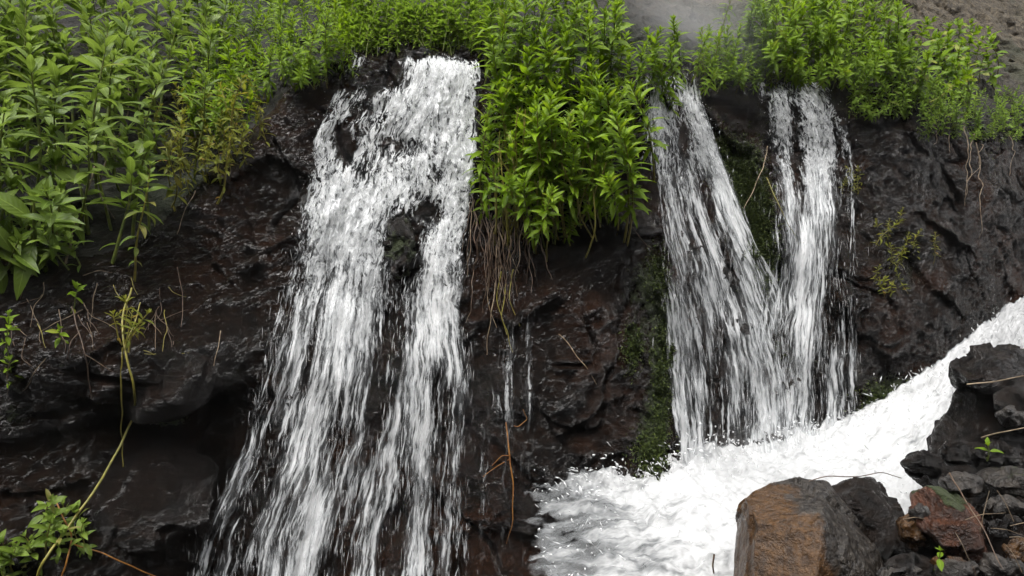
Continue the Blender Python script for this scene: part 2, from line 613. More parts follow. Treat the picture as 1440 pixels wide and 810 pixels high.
# bed of the stream and the bank the photographer stands on, one sheet under everything
n = 160
bx, by = np.meshgrid(np.linspace(-40, 40, n), np.linspace(-40, 12, n))
bx = np.sign(bx) * (np.abs(bx) / 40) ** 1.8 * 40
by = np.where(by < 3, 3 - ((3 - by) / 43) ** 1.8 * 43, by)
bz = -1.62 + 0.05 * fbm(bx * 1.5, by * 1.5, 0, 4, 61) + 0.02 * fbm(bx * 9, by * 9, 0, 3, 62) + 0.9 * np.clip(-by - 3.0, 0, 40) + 0.5 * np.clip(-by - 3.0, 0, 3) * fbm(bx * 0.3, by * 0.3, 0, 3, 66)  # unseen slope climbs behind the camera, put in to screen low sky light
bz = bz + 0.8 * sstep(0.9, 2.6, bx) * sstep(4.4, 2.6, by) * sstep(0.2, 1.6, by) * 0.4
gm = mesh_from('ground', np.stack([bx, by, bz + EYE], -1).reshape(-1, 3), grid_faces(n, n), M['cliff'])
fattr(gm, 'moss', np.zeros(n * n))
tag(link(bpy.data.objects.new('ground', gm)), kind='structure')


# ============================================================ FALLING WATER
def blobs(U, V, lst):
    s = np.zeros_like(U)
    for (u, v, su, sv, a) in lst:
        s += a * np.exp(-((U - u) / su) ** 2 - ((V - v) / sv) ** 2)
    return s


def path_d(U, V, pts, w):
    """closeness to a polyline given as (u at v)"""
    pv = np.array([p[1] for p in pts], float)
    pu = np.array([p[0] for p in pts], float)
    c = np.interp(V, pv, pu)
    ends = sstep(pv[0] - 25, pv[0] + (5 if pv[0] < 180 else 110), V) * sstep(pv[-1] + 40, pv[-1] - 10, V)
    return np.exp(-((U - c) / w) ** 2) * ends


def fall_sheet(name, parent, left, right, vr, nu, nv, offset, amp, dens_fn, fall_fn, mat, seed, width, ragged=0.10):
    vv = np.linspace(vr[0], vr[1], nv)
    lu = np.interp(vv, [p[1] for p in left], [p[0] for p in left])
    ru = np.interp(vv, [p[1] for p in right], [p[0] for p in right])
    a = np.linspace(0, 1, nu)
    U = lu[:, None] + (ru - lu)[:, None] * a[None, :]
    Vp = np.repeat(vv[:, None], nu, 1)
    # base: smoothed rock, hit on a coarser grid
    cu, cv = max(12, nu // 8), max(20, nv // 8)
    ia, ib = np.linspace(0, nu - 1, cu).round().astype(int), np.linspace(0, nv - 1, cv).round().astype(int)
    hp = hit(U[np.ix_(ib, ia)].ravel(), Vp[np.ix_(ib, ia)].ravel(), 1).reshape(cv, cu, 3)
    Yc = hp[..., 1]
    for _ in range(2):
        Yp = np.pad(Yc, 1, 'edge')
        Yc = (Yp[1:-1, 1:-1] * 2 + Yp[:-2, 1:-1] + Yp[2:, 1:-1] + Yp[1:-1, :-2] + Yp[1:-1, 2:]) / 6
    Yr = np.stack([np.interp(np.arange(nu), ia, row) for row in Yc])
    Y = np.stack([np.interp(np.arange(nv), ib, Yr[:, j]) for j in range(nu)], 1)
    Y -= offset + 0.0 * a[None, :]
    X = (U - 720) / F * Y
    Z = (405 - Vp) / F * Y
    # flow coordinates in metres
    seg = np.sqrt(np.diff(Z[:, nu // 2]) ** 2 + np.diff(Y[:, nu // 2]) ** 2)
    down = np.concatenate([[0], np.cumsum(seg)])
    FU = a[None, :] * width + 0 * Vp
    FV = np.repeat(down[:, None], nu, 1)
    fall = np.clip(fall_fn(U, Vp), 0, 1)
    lump = fbm(FU * 9, FV * 5, 0, 4, seed) * (1 - 0.6 * fall) + 0.7 * fbm(FU * 16, FV * 1.4, 0, 3, seed + 5) * (0.3 + 0.7 * fall)
    dens = dens_fn(U, Vp)
    e = np.minimum(a, 1 - a)[None, :] + 0.05 * fbm(FU * 5, FV * 3, 0, 3, seed + 9)
    dens = dens * sstep(0.0, ragged, e) - 0.25 * (1 - sstep(0.0, ragged, e))
    Y = Y - amp * lump * 2.0 - 0.03 * np.clip(dens, 0, 1)
    pts = np.stack([X, Y, Z + EYE], -1).reshape(-1, 3)
    loc = np.array(parent.location)
    me = mesh_from(name, pts - loc, grid_faces(nu, nv), mat)
    vattr(me, 'flow', np.stack([FU, FV, 0 * FU], -1).reshape(-1, 3))
    fattr(me, 'dens', np.clip(dens, -0.3, 1.3))
    fattr(me, 'fall', fall)
    o = link(bpy.data.objects.new(name, me), parent)
    return o, (U, Vp, Y, dens, fall)


_OCT = np.array([[0.5, 0, 0], [-0.5, 0, 0], [0, 0.5, 0], [0, -0.5, 0], [0, 0, 0.5], [0, 0, -0.5]])
_OCTF = np.array([[0, 2, 4], [2, 1, 4], [1, 3, 4], [3, 0, 4], [2, 0, 5], [1, 2, 5], [3, 1, 5], [0, 3, 5]])


def drops(name, parent, pts, dirs, length, thick, alpha):
    """little elongated drops of water, one mesh"""
    n = len(pts)
    d = dirs / np.linalg.norm(dirs, axis=1)[:, None]
    ref = np.tile(np.array([0.0, 1.0, 0.0]), (n, 1))
    s = np.cross(d, ref)
    s /= np.linalg.norm(s, axis=1)[:, None] + 1e-9
    t = np.cross(d, s)
    V = (pts[:, None, :] + _OCT[None, :, 0:1] * (s * thick[:, None])[:, None, :] + _OCT[None, :, 1:2] * (t * thick[:, None])[:, None, :] +
         _OCT[None, :, 2:3] * (d * length[:, None])[:, None, :])
    Fc = (_OCTF[None] + 6 * np.arange(n)[:, None, None]).reshape(-1, 3)
    me = mesh_from(name, V.reshape(-1, 3) - np.array(parent.location if parent else (0, 0, 0)), Fc, M['spray'])
    fattr(me, 'alpha', np.repeat(alpha, 6))
    return tag(link(bpy.data.objects.new(name, me), parent), kind='stuff')


def spray_from(parent, info, n, rng, lift=(0.01, 0.09), top_bias=False):
    U, Vp, Y, dens, fall = info
    w = np.clip(dens, 0.02, 1).ravel()
    w = w * (1 - 0.55 * w) * np.where((Vp.ravel() > 85) & (Vp.ravel() < 840), 1, 0)
    idx = rng.choice(len(w), n, p=w / w.sum())
    u = U.ravel()[idx] + rng.normal(0, 9, n)
    v = Vp.ravel()[idx] + rng.normal(0, 4, n)
    y = Y.ravel()[idx] - rng.uniform(lift[0], lift[1], n) ** 1.0
    f = fall.ravel()[idx]
    pts = np.stack([(u - 720) / F * y, y, EYE + (405 - v) / F * y], -1)
    dirs = np.stack([rng.normal(0, 0.10 + 0.5 * (1 - f)), rng.normal(0, 0.1, n), -1 + 0 * f], -1) if False else \
        np.stack([rng.normal(0, 1, n) * (0.07 + 0.5 * (1 - f)), rng.normal(-0.1, 0.15, n), -np.ones(n)], -1)
    ln = (0.007 + 0.040 * f) * rng.lognormal(0, 0.5, n)
    th = 0.0032 * rng.lognormal(0, 0.4, n)
    al = np.clip((0.6 - 0.35 * f) * rng.uniform(0.5, 1.2, n), 0.1, 0.95)
    return drops('spray', parent, pts, dirs, ln, th, al)


# --- the wide left fall
LEFT_L = [(490, 60), (478, 90), (452, 140), (425, 200), (408, 300), (385, 400), (350, 520), (305, 640), (245, 760), (215, 880)]
LEFT_R = [(665, 60), (682, 90), (684, 180), (682, 260), (668, 330), (662, 420), (676, 520), (676, 640), (672, 760), (668, 880)]


def dens_left(U, V):
    d = 0.29 + 0 * U
    d += 0.30 * path_d(U, V, [(640, 75), (645, 200), (640, 320), (610, 420), (598, 520), (575, 640), (560, 880)], 36)
    d += 0.40 * path_d(U, V, [(470, 230), (500, 330), (485, 430), (455, 560), (430, 700), (400, 880)], 46)
    d += 0.20 * path_d(U, V, [(615, 85), (560, 180), (520, 290), (500, 330)], 62)
    d += 0.18 * path_d(U, V, [(505, 100), (455, 180), (435, 260), (440, 330)], 24)
    d += 0.20 * path_d(U, V, [(620, 80), (600, 200), (560, 260)], 40)
    d += 0.12 * path_d(U, V, [(400, 400), (370, 560), (330, 700), (300, 880)], 46)
    d += 0.10 * path_d(U, V, [(640, 420), (645, 560), (640, 880)], 22)
    d += 0.12 * path_d(U, V, [(560, 520), (520, 700), (500, 880)], 18)
    d -= 0.08 * sstep(420, 330, V) * sstep(60, 160, V)
    d += 0.50 * fbm(U / 45.0, V / 60.0, 0, 4, 300) * sstep(560, 300, V) + 0.30 * fbm(U / 34.0, V / 260.0, 0, 3, 303) * sstep(300, 560, V)
    d += blobs(U, V, [(470, 280, 30, 40, 0.12), (455, 200, 16, 40, 0.12)])
    d -= 0.10 * sstep(420, 760, V)
    d -= 0.9 * sstep(96, 72, V + 14 * perlin(U / 17.0, V / 30.0) + 0.14 * (630 - U))
    d += blobs(U, V, [(532, 102, 36, 22, -0.75), (482, 205, 20, 30, -0.45), (560, 210, 40, 14, -0.16), (490, 122, 18, 22, -0.35), (520, 150, 18, 22, -0.3),
                      (566, 318, 15, 20, -0.85), (566, 362, 20, 28, -0.85), (600, 290, 18, 14, -0.25), (548, 440, 18, 60, -0.16), (610, 300, 20, 16, -0.2),
                      (535, 560, 22, 100, -0.26), (625, 560, 14, 80, -0.15), (505, 760, 26, 110, -0.14), (560, 740, 16, 90, -0.12), (635, 740, 34, 150, 0.20), (600, 660, 16, 60, 0.10),
                      (330, 600, 50, 80, -0.16), (400, 640, 14, 90, -0.15), (280, 760, 50, 60, -0.20), (475, 640, 10, 90, -0.2), (440, 250, 14, 30, -0.2),
                      (520, 250, 16, 14, -0.18), (620, 240, 14, 16, -0.18), (450, 520, 12, 40, -0.12), (600, 170, 16, 14, -0.14)])
    return d


def fall_left(U, V):
    return sstep(200, 560, V)


wf = empty('waterfall', H(560, 800))
tag(wf, 'wide white waterfall on the left, broken by a small mossy knob', 'waterfall', 'white waterfalls pouring over the dark rock')
s1, inf1 = fall_sheet('water_sheet', wf, LEFT_L, LEFT_R, (62, 880), 330, 560, 0.06, 0.020, dens_left, fall_left,
                      water_material('white_water', 1.0, 0.0, 0.26), 71, 1.35)
s2, inf2 = fall_sheet('water_sheet', wf, LEFT_L, LEFT_R, (66, 880), 260, 440, 0.13, 0.030, lambda U, V: dens_left(U, V) - 0.30, fall_left,
                      water_material('white_water_front', 1.25, 4.3, 0.30, -0.03, 0.9), 83, 1.35)
spray_from(wf, inf1, 3000, np.random.RandomState(3))

# --- the right falls: slanting strand on the left and the upright strand beside it
RA_L = [(893, 100), (898, 125), (896, 200), (902, 300), (920, 420), (934, 560), (942, 680)]
RA_R = [(985, 100), (995, 150), (1018, 210), (1055, 300), (1105, 400), (1150, 520), (1165, 680)]


def dens_ra(U, V):
    k = 1 - 0.6 * sstep(300, 500, V)
    d = 0.09 + 0.16 * sstep(280, 460, V)
    d += 0.34 * k * path_d(U, V, [(925, 118), (928, 200), (945, 300), (970, 420), (985, 520), (1000, 680)], 24)
    d += 0.44 * k * path_d(U, V, [(970, 140), (998, 210), (1025, 290), (1055, 390), (1080, 500), (1100, 680)], 17)
    d += 0.22 * k * path_d(U, V, [(960, 160), (1000, 330), (1030, 450), (1045, 680)], 34)
    d += 0.16 * path_d(U, V, [(938, 380), (958, 520), (970, 680)], 14)
    d += 0.12 * path_d(U, V, [(1060, 430), (1075, 560), (1085, 680)], 26)
    d += 0.34 * fbm(U / 32.0, V / 160.0, 0, 3, 310)
    d += blobs(U, V, [(962, 190, 13, 40, -0.5), (985, 265, 12, 26, -0.2), (940, 250, 8, 30, -0.1), (1015, 520, 10, 90, -0.15),
                      (1000, 600, 14, 50, -0.15), (950, 150, 7, 20, -0.3), (1060, 590, 9, 60, -0.15)])
    return d


def fall_ra(U, V):
    return sstep(130, 330, V)


wr = empty('waterfall', H(1030, 645))
tag(wr, 'slanting white waterfall right of the tall bush, left of the mossy rib', 'waterfall', 'white waterfalls pouring over the dark rock')
a1, i1 = fall_sheet('water_sheet', wr, RA_L, RA_R, (104, 680), 200, 420, 0.05, 0.016, dens_ra, fall_ra, water_material('white_water_slant', 1.15, 9.1, 0.26), 91, 0.85)
a2, i2 = fall_sheet('water_sheet', wr, RA_L, RA_R, (112, 680), 160, 340, 0.11, 0.022, lambda U, V: dens_ra(U, V) - 0.26, fall_ra,
                    water_material('white_water_slant_front', 1.35, 14.3, 0.30, -0.02, 0.85), 97, 0.85)
spray_from(wr, i1, 1200, np.random.RandomState(4))

RB_L = [(1030, 110), (1040, 140), (1055, 260), (1065, 350), (1040, 480), (1030, 680)]
RB_R = [(1170, 110), (1200, 150), (1215, 260), (1215, 380), (1215, 520), (1220, 680)]


def dens_rb(U, V):
    k = 1 - 0.6 * sstep(300, 480, V)
    d = 0.02 + 0.18 * sstep(290, 460, V)
    d += 0.46 * k * path_d(U, V, [(1135, 130), (1140, 220), (1143, 300), (1130, 380), (1128, 480), (1130, 680)], 22)
    d += 0.48 * k * path_d(U, V, [(1098, 132), (1102, 220), (1104, 310), (1100, 420), (1100, 680)], 13)
    d += 0.24 * path_d(U, V, [(1045, 140), (1058, 220), (1065, 280)], 7)
    d += 0.18 * path_d(U, V, [(1150, 170), (1155, 420), (1160, 540), (1175, 680)], 30)
    d += 0.22 * path_d(U, V, [(1165, 160), (1172, 320), (1172, 420)], 8)
    d += 0.16 * path_d(U, V, [(1188, 170), (1205, 420)], 8)
    d += 0.34 * fbm(U / 26.0, V / 160.0, 0, 3, 320)
    d += blobs(U, V, [(1120, 200, 8, 60, -0.2), (1070, 200, 22, 80, -0.05), (1145, 560, 8, 50, -0.15)])
    return d


wb = empty('waterfall', H(1135, 640))
tag(wb, 'thin upright waterfall right of the mossy rib, beside the bare dark rock', 'waterfall', 'white waterfalls pouring over the dark rock')
b1, j1 = fall_sheet('water_sheet', wb, RB_L, RB_R, (116, 680), 170, 400, 0.05, 0.016, dens_rb, fall_ra, water_material('white_water_thin', 1.15, 19.7, 0.26), 101, 0.85)
b2, j2 = fall_sheet('water_sheet', wb, RB_L, RB_R, (122, 680), 140, 320, 0.10, 0.02, lambda U, V: dens_rb(U, V) - 0.26, fall_ra,
                    water_material('white_water_thin_front', 1.35, 24.9, 0.30, -0.02, 0.85), 107, 0.85)
spray_from(wb, j1, 900, np.random.RandomState(5))

# --- a thin trickle down the bare rock beside the left fall
TR_L = [(690, 280), (690, 380), (680, 480), (672, 600), (660, 830)]
TR_R = [(760, 280), (760, 380), (765, 480), (760, 600), (740, 830)]


def dens_tr(U, V):
    d = 0.05 + 0 * U
    d += 0.24 * path_d(U, V, [(728, 410), (730, 460), (712, 520), (700, 600)], 12)
    d += 0.20 * path_d(U, V, [(742, 450), (748, 560)], 6)
    d += 0.22 * path_d(U, V, [(672, 600), (680, 700), (672, 800)], 9)
    return d


wt = empty('water_trickle', H(715, 780))
tag(wt, 'thin broken trickle of water on the bare rock beside the wide waterfall', 'trickle')
fall_sheet('water_sheet', wt, TR_L, TR_R, (285, 830), 90, 300, 0.02, 0.008, dens_tr, lambda U, V: 0.75 + 0 * U, water_material('white_water_trickle', 1.3, 31.0, 0.24, 0.03, 0.7), 111, 0.35)

# ============================================================ THE STREAM
ST = [((1560, 372), (1520, 520, 5.4)), ((1470, 418), (1440, 560, 4.9)), ((1400, 462), (1400, 610, 4.5)), ((1340, 508), (1370, 650, 4.2)), ((1290, 560), (1340, 720, 3.9)),
      ((1190, 605), (1280, 770, 3.5)), ((1070, 638), (1190, 815, 3.2)), ((960, 655), (1080, 870, 2.95)), ((860, 688), (960, 900, 2.8)),
      ((790, 700), (850, 915, 2.75)), ((700, 712), (690, 930, 2.75))]


def stream_mesh():
    A = [H(u, v - (20 if u > 1280 else 8), 0.10 if u > 1280 else -0.04, 1) for (u, v), _ in ST]
    B = [P(*nb) for _, nb in ST]
    k = np.linspace(0, 1, len(ST))
    nu, nv = 560, 220
    s = np.linspace(0, 1, nu)

    def interp(L):
        L = np.array(L)
        out = np.stack([np.interp(s, k, L[:, j]) for j in range(3)], -1)
        ker = np.hanning(61); ker /= ker.sum()
        return np.stack([np.convolve(np.pad(out[:, j], 30, 'edge'), ker, 'valid') for j in range(3)], -1)
    a, b = interp(A), interp(B)
    t = np.linspace(0, 1, nv)
    Pt = a[None] * (1 - t)[:, None, None] + b[None] * t[:, None, None]
    # metric flow coordinates
    alongm = np.concatenate([[0], np.cumsum(np.linalg.norm(np.diff((a + b) / 2, axis=0), axis=1))])
    FU = np.repeat(t[:, None], nu, 1) * 1.3
    FV = np.repeat(alongm[None, :], nv, 0)
    calm = sstep(0.35, 0.75, s)[None, :]
    lump = 0.6 * fbm(Pt[..., 0] * 3, Pt[..., 1] * 3, 0, 3, 121) + 0.35 * np.abs(fbm(Pt[..., 0] * 8, Pt[..., 1] * 8, 0, 4, 125)) * 2 + 0.08 * fbm(FU * 26, FV * 12, 0, 4, 129)
    Pt[..., 2] += 0.075 * lump + 0.05 * np.sin(np.pi * t)[:, None]
    # splash where the falls land, along the rock
    foot = np.exp(-((t) / 0.12) ** 2)[:, None]
    Pt[..., 2] += foot * (0.05 + 0.10 * np.clip(fbm(FV * 7, FU * 5, 0, 4, 133), 0, 1)) * sstep(0.3, 0.5, s)[None, :]
    U = 720 + F * Pt[..., 0] / Pt[..., 1]
    V = 405 - F * (Pt[..., 2] - EYE) / Pt[..., 1]
    dens = 0.99 + 0 * U
    dens -= 0.34 * sstep(0.66, 1.0, s)[None, :]
    dens -= blobs(U, V, [(850, 735, 60, 26, 0.18), (820, 710, 45, 12, 0.2), (905, 745, 20, 16, 0.2), (930, 790, 20, 16, 0.12)])
    dens += 0.42 * fbm(FV * 2.2, FU * 3.4, 0, 4, 141) - 0.05  # uneven density, patching the foam with painted grey shading
    e = np.minimum(np.minimum(s, 1 - s)[None, :] * 6, 3.0) + 0.55 * fbm(FV * 6, FU * 9, 0, 4, 137)
    e2 = 0.25 + t[:, None] * 14 + 0.6 * fbm(FV * 9, FU * 6, 0, 4, 139)
    dens = dens * sstep(0.1, 0.75, e) * sstep(0.0, 0.8, e2) - 0.2 * (1 - sstep(0.1, 0.75, e))
    me = mesh_from('stream', Pt.reshape(-1, 3), grid_faces(nu, nv), water_material('foaming_stream', 0.38, 40.0, 0.9, 0.08, 1.0, 4.2, 0.74))
    vattr(me, 'flow', np.stack([FU, FV, 0 * FU], -1).reshape(-1, 3))
    fattr(me, 'dens', np.clip(dens, -0.3, 1.4))
    fattr(me, 'fall', 0.25 + 0.35 * sstep(0.75, 0.95, s)[None, :] + 0 * U)
    o = tag(link(bpy.data.objects.new('stream', me)), kind='structure')
    # flying drops over the foam
    rng = np.random.RandomState(9)
    n = 700
    n = 1300
    w = (np.clip(dens, 0, 1) * (0.10 + 2 * foot * sstep(0.35, 0.5, s)[None, :] + 0.8 * sstep(0.8, 1, s)[None, :])).ravel()
    w = w / w.sum()
    idx = rng.choice(len(w), n, p=w)
    p = Pt.reshape(-1, 3)[idx] + np.stack([rng.normal(0, 0.03, n), rng.normal(-0.02, 0.03, n), np.abs(rng.normal(0, 0.05, n))], -1)
    d = np.stack([rng.normal(-0.5, 0.5, n), rng.normal(-0.2, 0.3, n), rng.normal(0.5, 0.5, n)], -1)
    drops('stream_spray', None, p, d, 0.022 * rng.lognormal(0, 0.5, n), 0.007 * rng.lognormal(0, 0.4, n), np.clip(rng.uniform(0.2, 0.9, n), 0, 1))
    return o


stream_mesh()


# ============================================================ ROCKS OF THE NEAR BANK
def boulder(name, sil, Y, front, back, mat, label, cat, seed, voxel=0.010, disp=0.02, inset=0.55, tilt=0.0, strata=0.0, moss_fn=None, group=None, extra=(), chips=9):
    """rock from its outline (photograph pixels at distance Y), its near bulge and its depth behind"""
    pts = []
    sil = sil or []
    cu = sum(p[0] for p in sil) / max(1, len(sil))
    cv = sum(p[1] for p in sil) / max(1, len(sil))
    rr = random.Random(seed)
    for (u, v) in sil:
        up = (cv - v) / 100.0
        pts.append(P(u, v, Y + tilt * up))
        k = inset + rr.uniform(-0.12, 0.12)
        pts.append(P(cu + (u - cu) * k, cv + (v - cv) * k, Y - front * rr.uniform(0.75, 1.0) + tilt * up * k))
        k = 0.8 + rr.uniform(-0.1, 0.1)
        pts.append(P(cu + (u - cu) * k, cv + (v - cv) * k, Y + back * rr.uniform(0.8, 1.1)))
    for (u, v, yy) in extra:
        pts.append(P(u, v, yy))
    c = sum(pts, Vector()) / len(pts)
    zmin = min(p.z for p in pts)
    base = Vector((c.x, c.y, zmin))
    bm = bmesh.new()
    vs = [bm.verts.new(p - base) for p in pts]
    r = bmesh.ops.convex_hull(bm, input=vs)
    bmesh.ops.delete(bm, geom=list({g for g in r['geom_interior'] + r['geom_unused'] if isinstance(g, bmesh.types.BMVert)}), context='VERTS')
    size = max((a.co - b.co).length for a in list(bm.verts)[:12] for b in bm.verts)
    for _k in range(chips):
        nrm = Vector((rr.gauss(0, 1), rr.gauss(-0.5, 1), rr.gauss(0.3, 0.8))).normalized()
        hmax = max(w.co.dot(nrm) for w in bm.verts)
        bmesh.ops.bisect_plane(bm, geom=list(bm.verts) + list(bm.edges) + list(bm.faces), plane_co=nrm * (hmax - size * rr.uniform(0.02, 0.085)), plane_no=nrm, clear_outer=True)
        r = bmesh.ops.convex_hull(bm, input=list(bm.verts))
        bmesh.ops.delete(bm, geom=list({g for g in r['geom_interior'] + r['geom_unused'] if isinstance(g, bmesh.types.BMVert)}), context='VERTS')
    tmp = bpy.data.meshes.new('tmp')
    bm.to_mesh(tmp)
    bm.free()
    to = bpy.data.objects.new('tmp', tmp)
    COL.objects.link(to)
    md = to.modifiers.new('r', 'REMESH')
    md.mode = 'VOXEL'
    md.voxel_size = voxel
    dg = bpy.context.evaluated_depsgraph_get()
    me = bpy.data.meshes.new_from_object(to.evaluated_get(dg))
    bpy.data.objects.remove(to)
    me.name = name
    n = len(me.vertices)
    co = np.empty(n * 3); me.vertices.foreach_get('co', co); co = co.reshape(-1, 3)
    no = np.empty(n * 3); me.vertices.foreach_get('normal', no); no = no.reshape(-1, 3)
    x, y, z = co.T
    q = 1.0
    d = 0.5 * fbm(x * 3.5, y * 3.5, z * 3.5, 3, seed) + 0.6 * fbm(x * 13, y * 13, z * 13, 4, seed + 3, 0.55)
    d = d - 0.8 * (ridged(x * 5, y * 5, z * 5, 3, seed + 7) - 0.5)
    if strata:
        zz = z + 0.25 * x
        st = np.abs(((zz * 11 + 0.6 * perlin(x * 3, y * 3, zz * 3, seed)) % 1) - 0.5)
        d = d - strata * np.exp(-(st / 0.10) ** 2)
    nc = 46
    rs = np.random.RandomState(seed)
    ctr = co[rs.choice(n, nc)]
    lev, tl = rs.normal(0, 0.45, nc), rs.normal(0, 1.6, (nc, 3)) / max(0.1, size)
    wob = co + 0.02 * np.stack([fbm(x * 14, y * 14, z * 14, 2, seed + 20 + j) for j in range(3)], -1)
    near = np.argmin(((wob[:, None, :] - ctr[None]) ** 2).sum(-1), 1)
    d = d * 0.8 + lev[near] + (tl[near] * (co - ctr[near])).sum(-1)
    co = co + no * (1.6 * disp * d)[:, None]
    me.vertices.foreach_set('co', co.ravel())
    me.polygons.foreach_set('use_smooth', np.ones(len(me.polygons), bool))
    me.materials.clear()
    me.materials.append(mat)
    ms = np.zeros(n) if moss_fn is None else moss_fn(co, no)
    fattr(me, 'moss', ms)
    me.update()
    o = link(bpy.data.objects.new(name, me))
    o.location = base
    return tag(o, label, cat, group)


def two_tone_rock(name, brown, brown2, grey, dark, split_dir, split):
    t = NT(name)
    p = t.coord('Object')
    n1 = t.noise(p, 7, 8, 0.62, 0.0)
    n2 = t.noise(p, 40, 6, 0.62, 0.0)
    n3 = t.noise(p, 150, 3, 0.6)
    sv = t.n.new('ShaderNodeVectorMath'); sv.operation = 'DOT_PRODUCT'
    t.L(p, sv.inputs[0]); sv.inputs[1].default_value = split_dir
    side = t.ramp(t.math('ADD', sv.outputs['Value'], t.math('MULTIPLY', t.math('SUBTRACT', n1, 0.5), 0.35)), split - 0.03, split + 0.03)
    cb = t.mix(t.ramp(n2, 0.3, 0.72), brown, brown2)
    cb = t.mix(t.ramp(n1, 0.55, 0.72), cb, dark)
    cg = t.mix(t.ramp(n2, 0.35, 0.72), dark, grey)
    c = t.mix(side, cb, cg)
    h = t.math('ADD', n1, t.math('ADD', t.math('MULTIPLY', n2, 0.35), t.math('MULTIPLY', n3, 0.10)))
    t.set(Base_Color=c, Roughness=t.ramp(n1, 0.3, 0.7, 0.14, 0.42), Normal=t.bump(h, 1.0, 0.04))
    return t.m


M['brown_rock'] = two_tone_rock('brown_rock', (0.028, 0.0125, 0.0035), (0.085, 0.040, 0.011), (0.050, 0.042, 0.034), (0.008, 0.006, 0.005), (1.0, 0.0, 0.15), 0.05)
M['red_rock'] = rock_material('red_rock', (0.020, 0.009, 0.005), (0.075, 0.027, 0.012), (0.14, 0.046, 0.02), (0.2, 0.5), 1.0, True, 1.5, (0.35, 0.6))
M['dark_rock'] = rock_material('dark_rock', (0.0045, 0.0032, 0.0025), (0.018, 0.0115, 0.008), (0.045, 0.021, 0.010), (0.07, 0.24), 1.6, True, 1.3)
M['grey_rock'] = rock_material('grey_rock', (0.010, 0.008, 0.007), (0.042, 0.034, 0.027), (0.05, 0.032, 0.022), (0.25, 0.5), 0.6, True, 1.6)


def up_moss(a, lim=0.45):
    return lambda co, no: a * sstep(lim, 0.9, no[:, 2]) + 0.25 * fbm(co[:, 0] * 6, co[:, 1] * 6, co[:, 2] * 6, 3, 200)


boulder('boulder', None, 2.6, 0, 0, M['brown_rock'], 'large brown boulder with a grey right side standing in the white stream', 'boulder', 301, 0.0075, 0.010,
        extra=[(1024, 745, 2.62), (1040, 706, 2.66), (1062, 690, 2.72), (1105, 676, 2.80), (1160, 681, 2.80), (1182, 708, 2.76), (1212, 745, 2.70), (1236, 775, 2.64),
               (1252, 830, 2.58), (1240, 960, 2.5), (1030, 960, 2.45), (1018, 820, 2.5), (1048, 738, 2.53), (1158, 730, 2.46), (1152, 790, 2.38), (1060, 806, 2.40),
               (1095, 960, 2.30), (1200, 940, 2.36), (1222, 806, 2.48), (1050, 720, 3.1), (1160, 700, 3.15), (1230, 800, 3.1), (1060, 900, 3.0), (1230, 900, 3.0)])
boulder('boulder', [(1160, 686), (1185, 670), (1246, 668), (1262, 700), (1270, 760), (1255, 820), (1215, 820), (1180, 725)],
        2.85, 0.13, 0.35, M['dark_rock'], 'dark brown rock wedged behind the large brown boulder', 'rock', 302, 0.0085, 0.016, 0.6, 0.05)
boulder('boulder', [(1276, 690), (1292, 676), (1318, 684), (1360, 712), (1392, 756), (1398, 782), (1370, 792), (1330, 780), (1290, 735)],
        2.5, 0.13, 0.3, M['red_rock'], 'reddish brown rock with moss along its upper side', 'rock', 303, 0.0075, 0.014, 0.6, 0.05, moss_fn=up_moss(0.75, 0.2))
boulder('boulder', [(1336, 512), (1362, 496), (1402, 488), (1470, 496), (1500, 540), (1450, 556), (1380, 552), (1345, 545)],
        3.25, 0.16, 0.5, M['dark_rock'], 'flat topped black rock crowning the pile beside the upper stream', 'rock', 304, 0.010, 0.02, 0.65, 0.1)
boulder('boulder', [(1345, 548), (1400, 545), (1480, 540), (1520, 640), (1500, 760), (1400, 740), (1320, 700), (1284, 668), (1310, 640), (1326, 590)],
        3.2, 0.16, 0.6, M['dark_rock'], 'big black wet block under the flat topped rock', 'rock', 305, 0.011, 0.03, 0.7, 0.1)
boulder('boulder', [(1398, 556), (1425, 534), (1470, 530), (1490, 600), (1440, 610), (1405, 588)],
        2.95, 0.10, 0.3, M['dark_rock'], 'small dark angular rock at the frame edge below the flat topped rock', 'rock', 306, 0.009, 0.02, 0.6)
boulder('boulder', [(1368, 668), (1395, 656), (1450, 664), (1490, 690), (1450, 700), (1400, 690)],
        2.65, 0.07, 0.3, M['grey_rock'], 'flat grey slab above the red rock at the right edge', 'slab', 307, 0.008, 0.010, 0.65, 0.06, moss_fn=up_moss(0.45, 0.4))
boulder('boulder', [(1322, 676), (1345, 666), (1378, 676), (1380, 692), (1350, 698), (1328, 692)],
        2.62, 0.06, 0.2, M['grey_rock'], 'small grey stone resting just above the red rock', 'stone', 308, 0.007, 0.010, 0.65)
boulder('boulder', [(1312, 796), (1330, 786), (1362, 792), (1372, 812), (1350, 826), (1316, 822)],
        2.25, 0.05, 0.15, M['grey_rock'], 'small blue grey stone at the bottom edge below the red rock', 'stone', 309, 0.006, 0.008, 0.65)
boulder('boulder', [(1250, 790), (1285, 776), (1310, 790), (1316, 830), (1280, 850), (1248, 830)],
        2.35, 0.07, 0.2, M['dark_rock'], 'dark stone at the bottom edge right of the large boulder', 'stone', 310, 0.007, 0.012, 0.65)
boulder('boulder', [(1385, 760), (1420, 735), (1480, 740), (1500, 800), (1440, 850), (1392, 810)],
        2.45, 0.08, 0.3, M['dark_rock'], 'dark rock in the bottom right corner beside the red rock', 'rock', 311, 0.008, 0.016, 0.65)
boulder('boulder', [(1240, 720), (1285, 716), (1330, 770), (1350, 830), (1300, 870), (1245, 830)],
        2.75, 0.09, 0.3, M['dark_rock'], 'dark brown rock between the wedged rock and the red rock', 'rock', 312, 0.009, 0.02, 0.65)
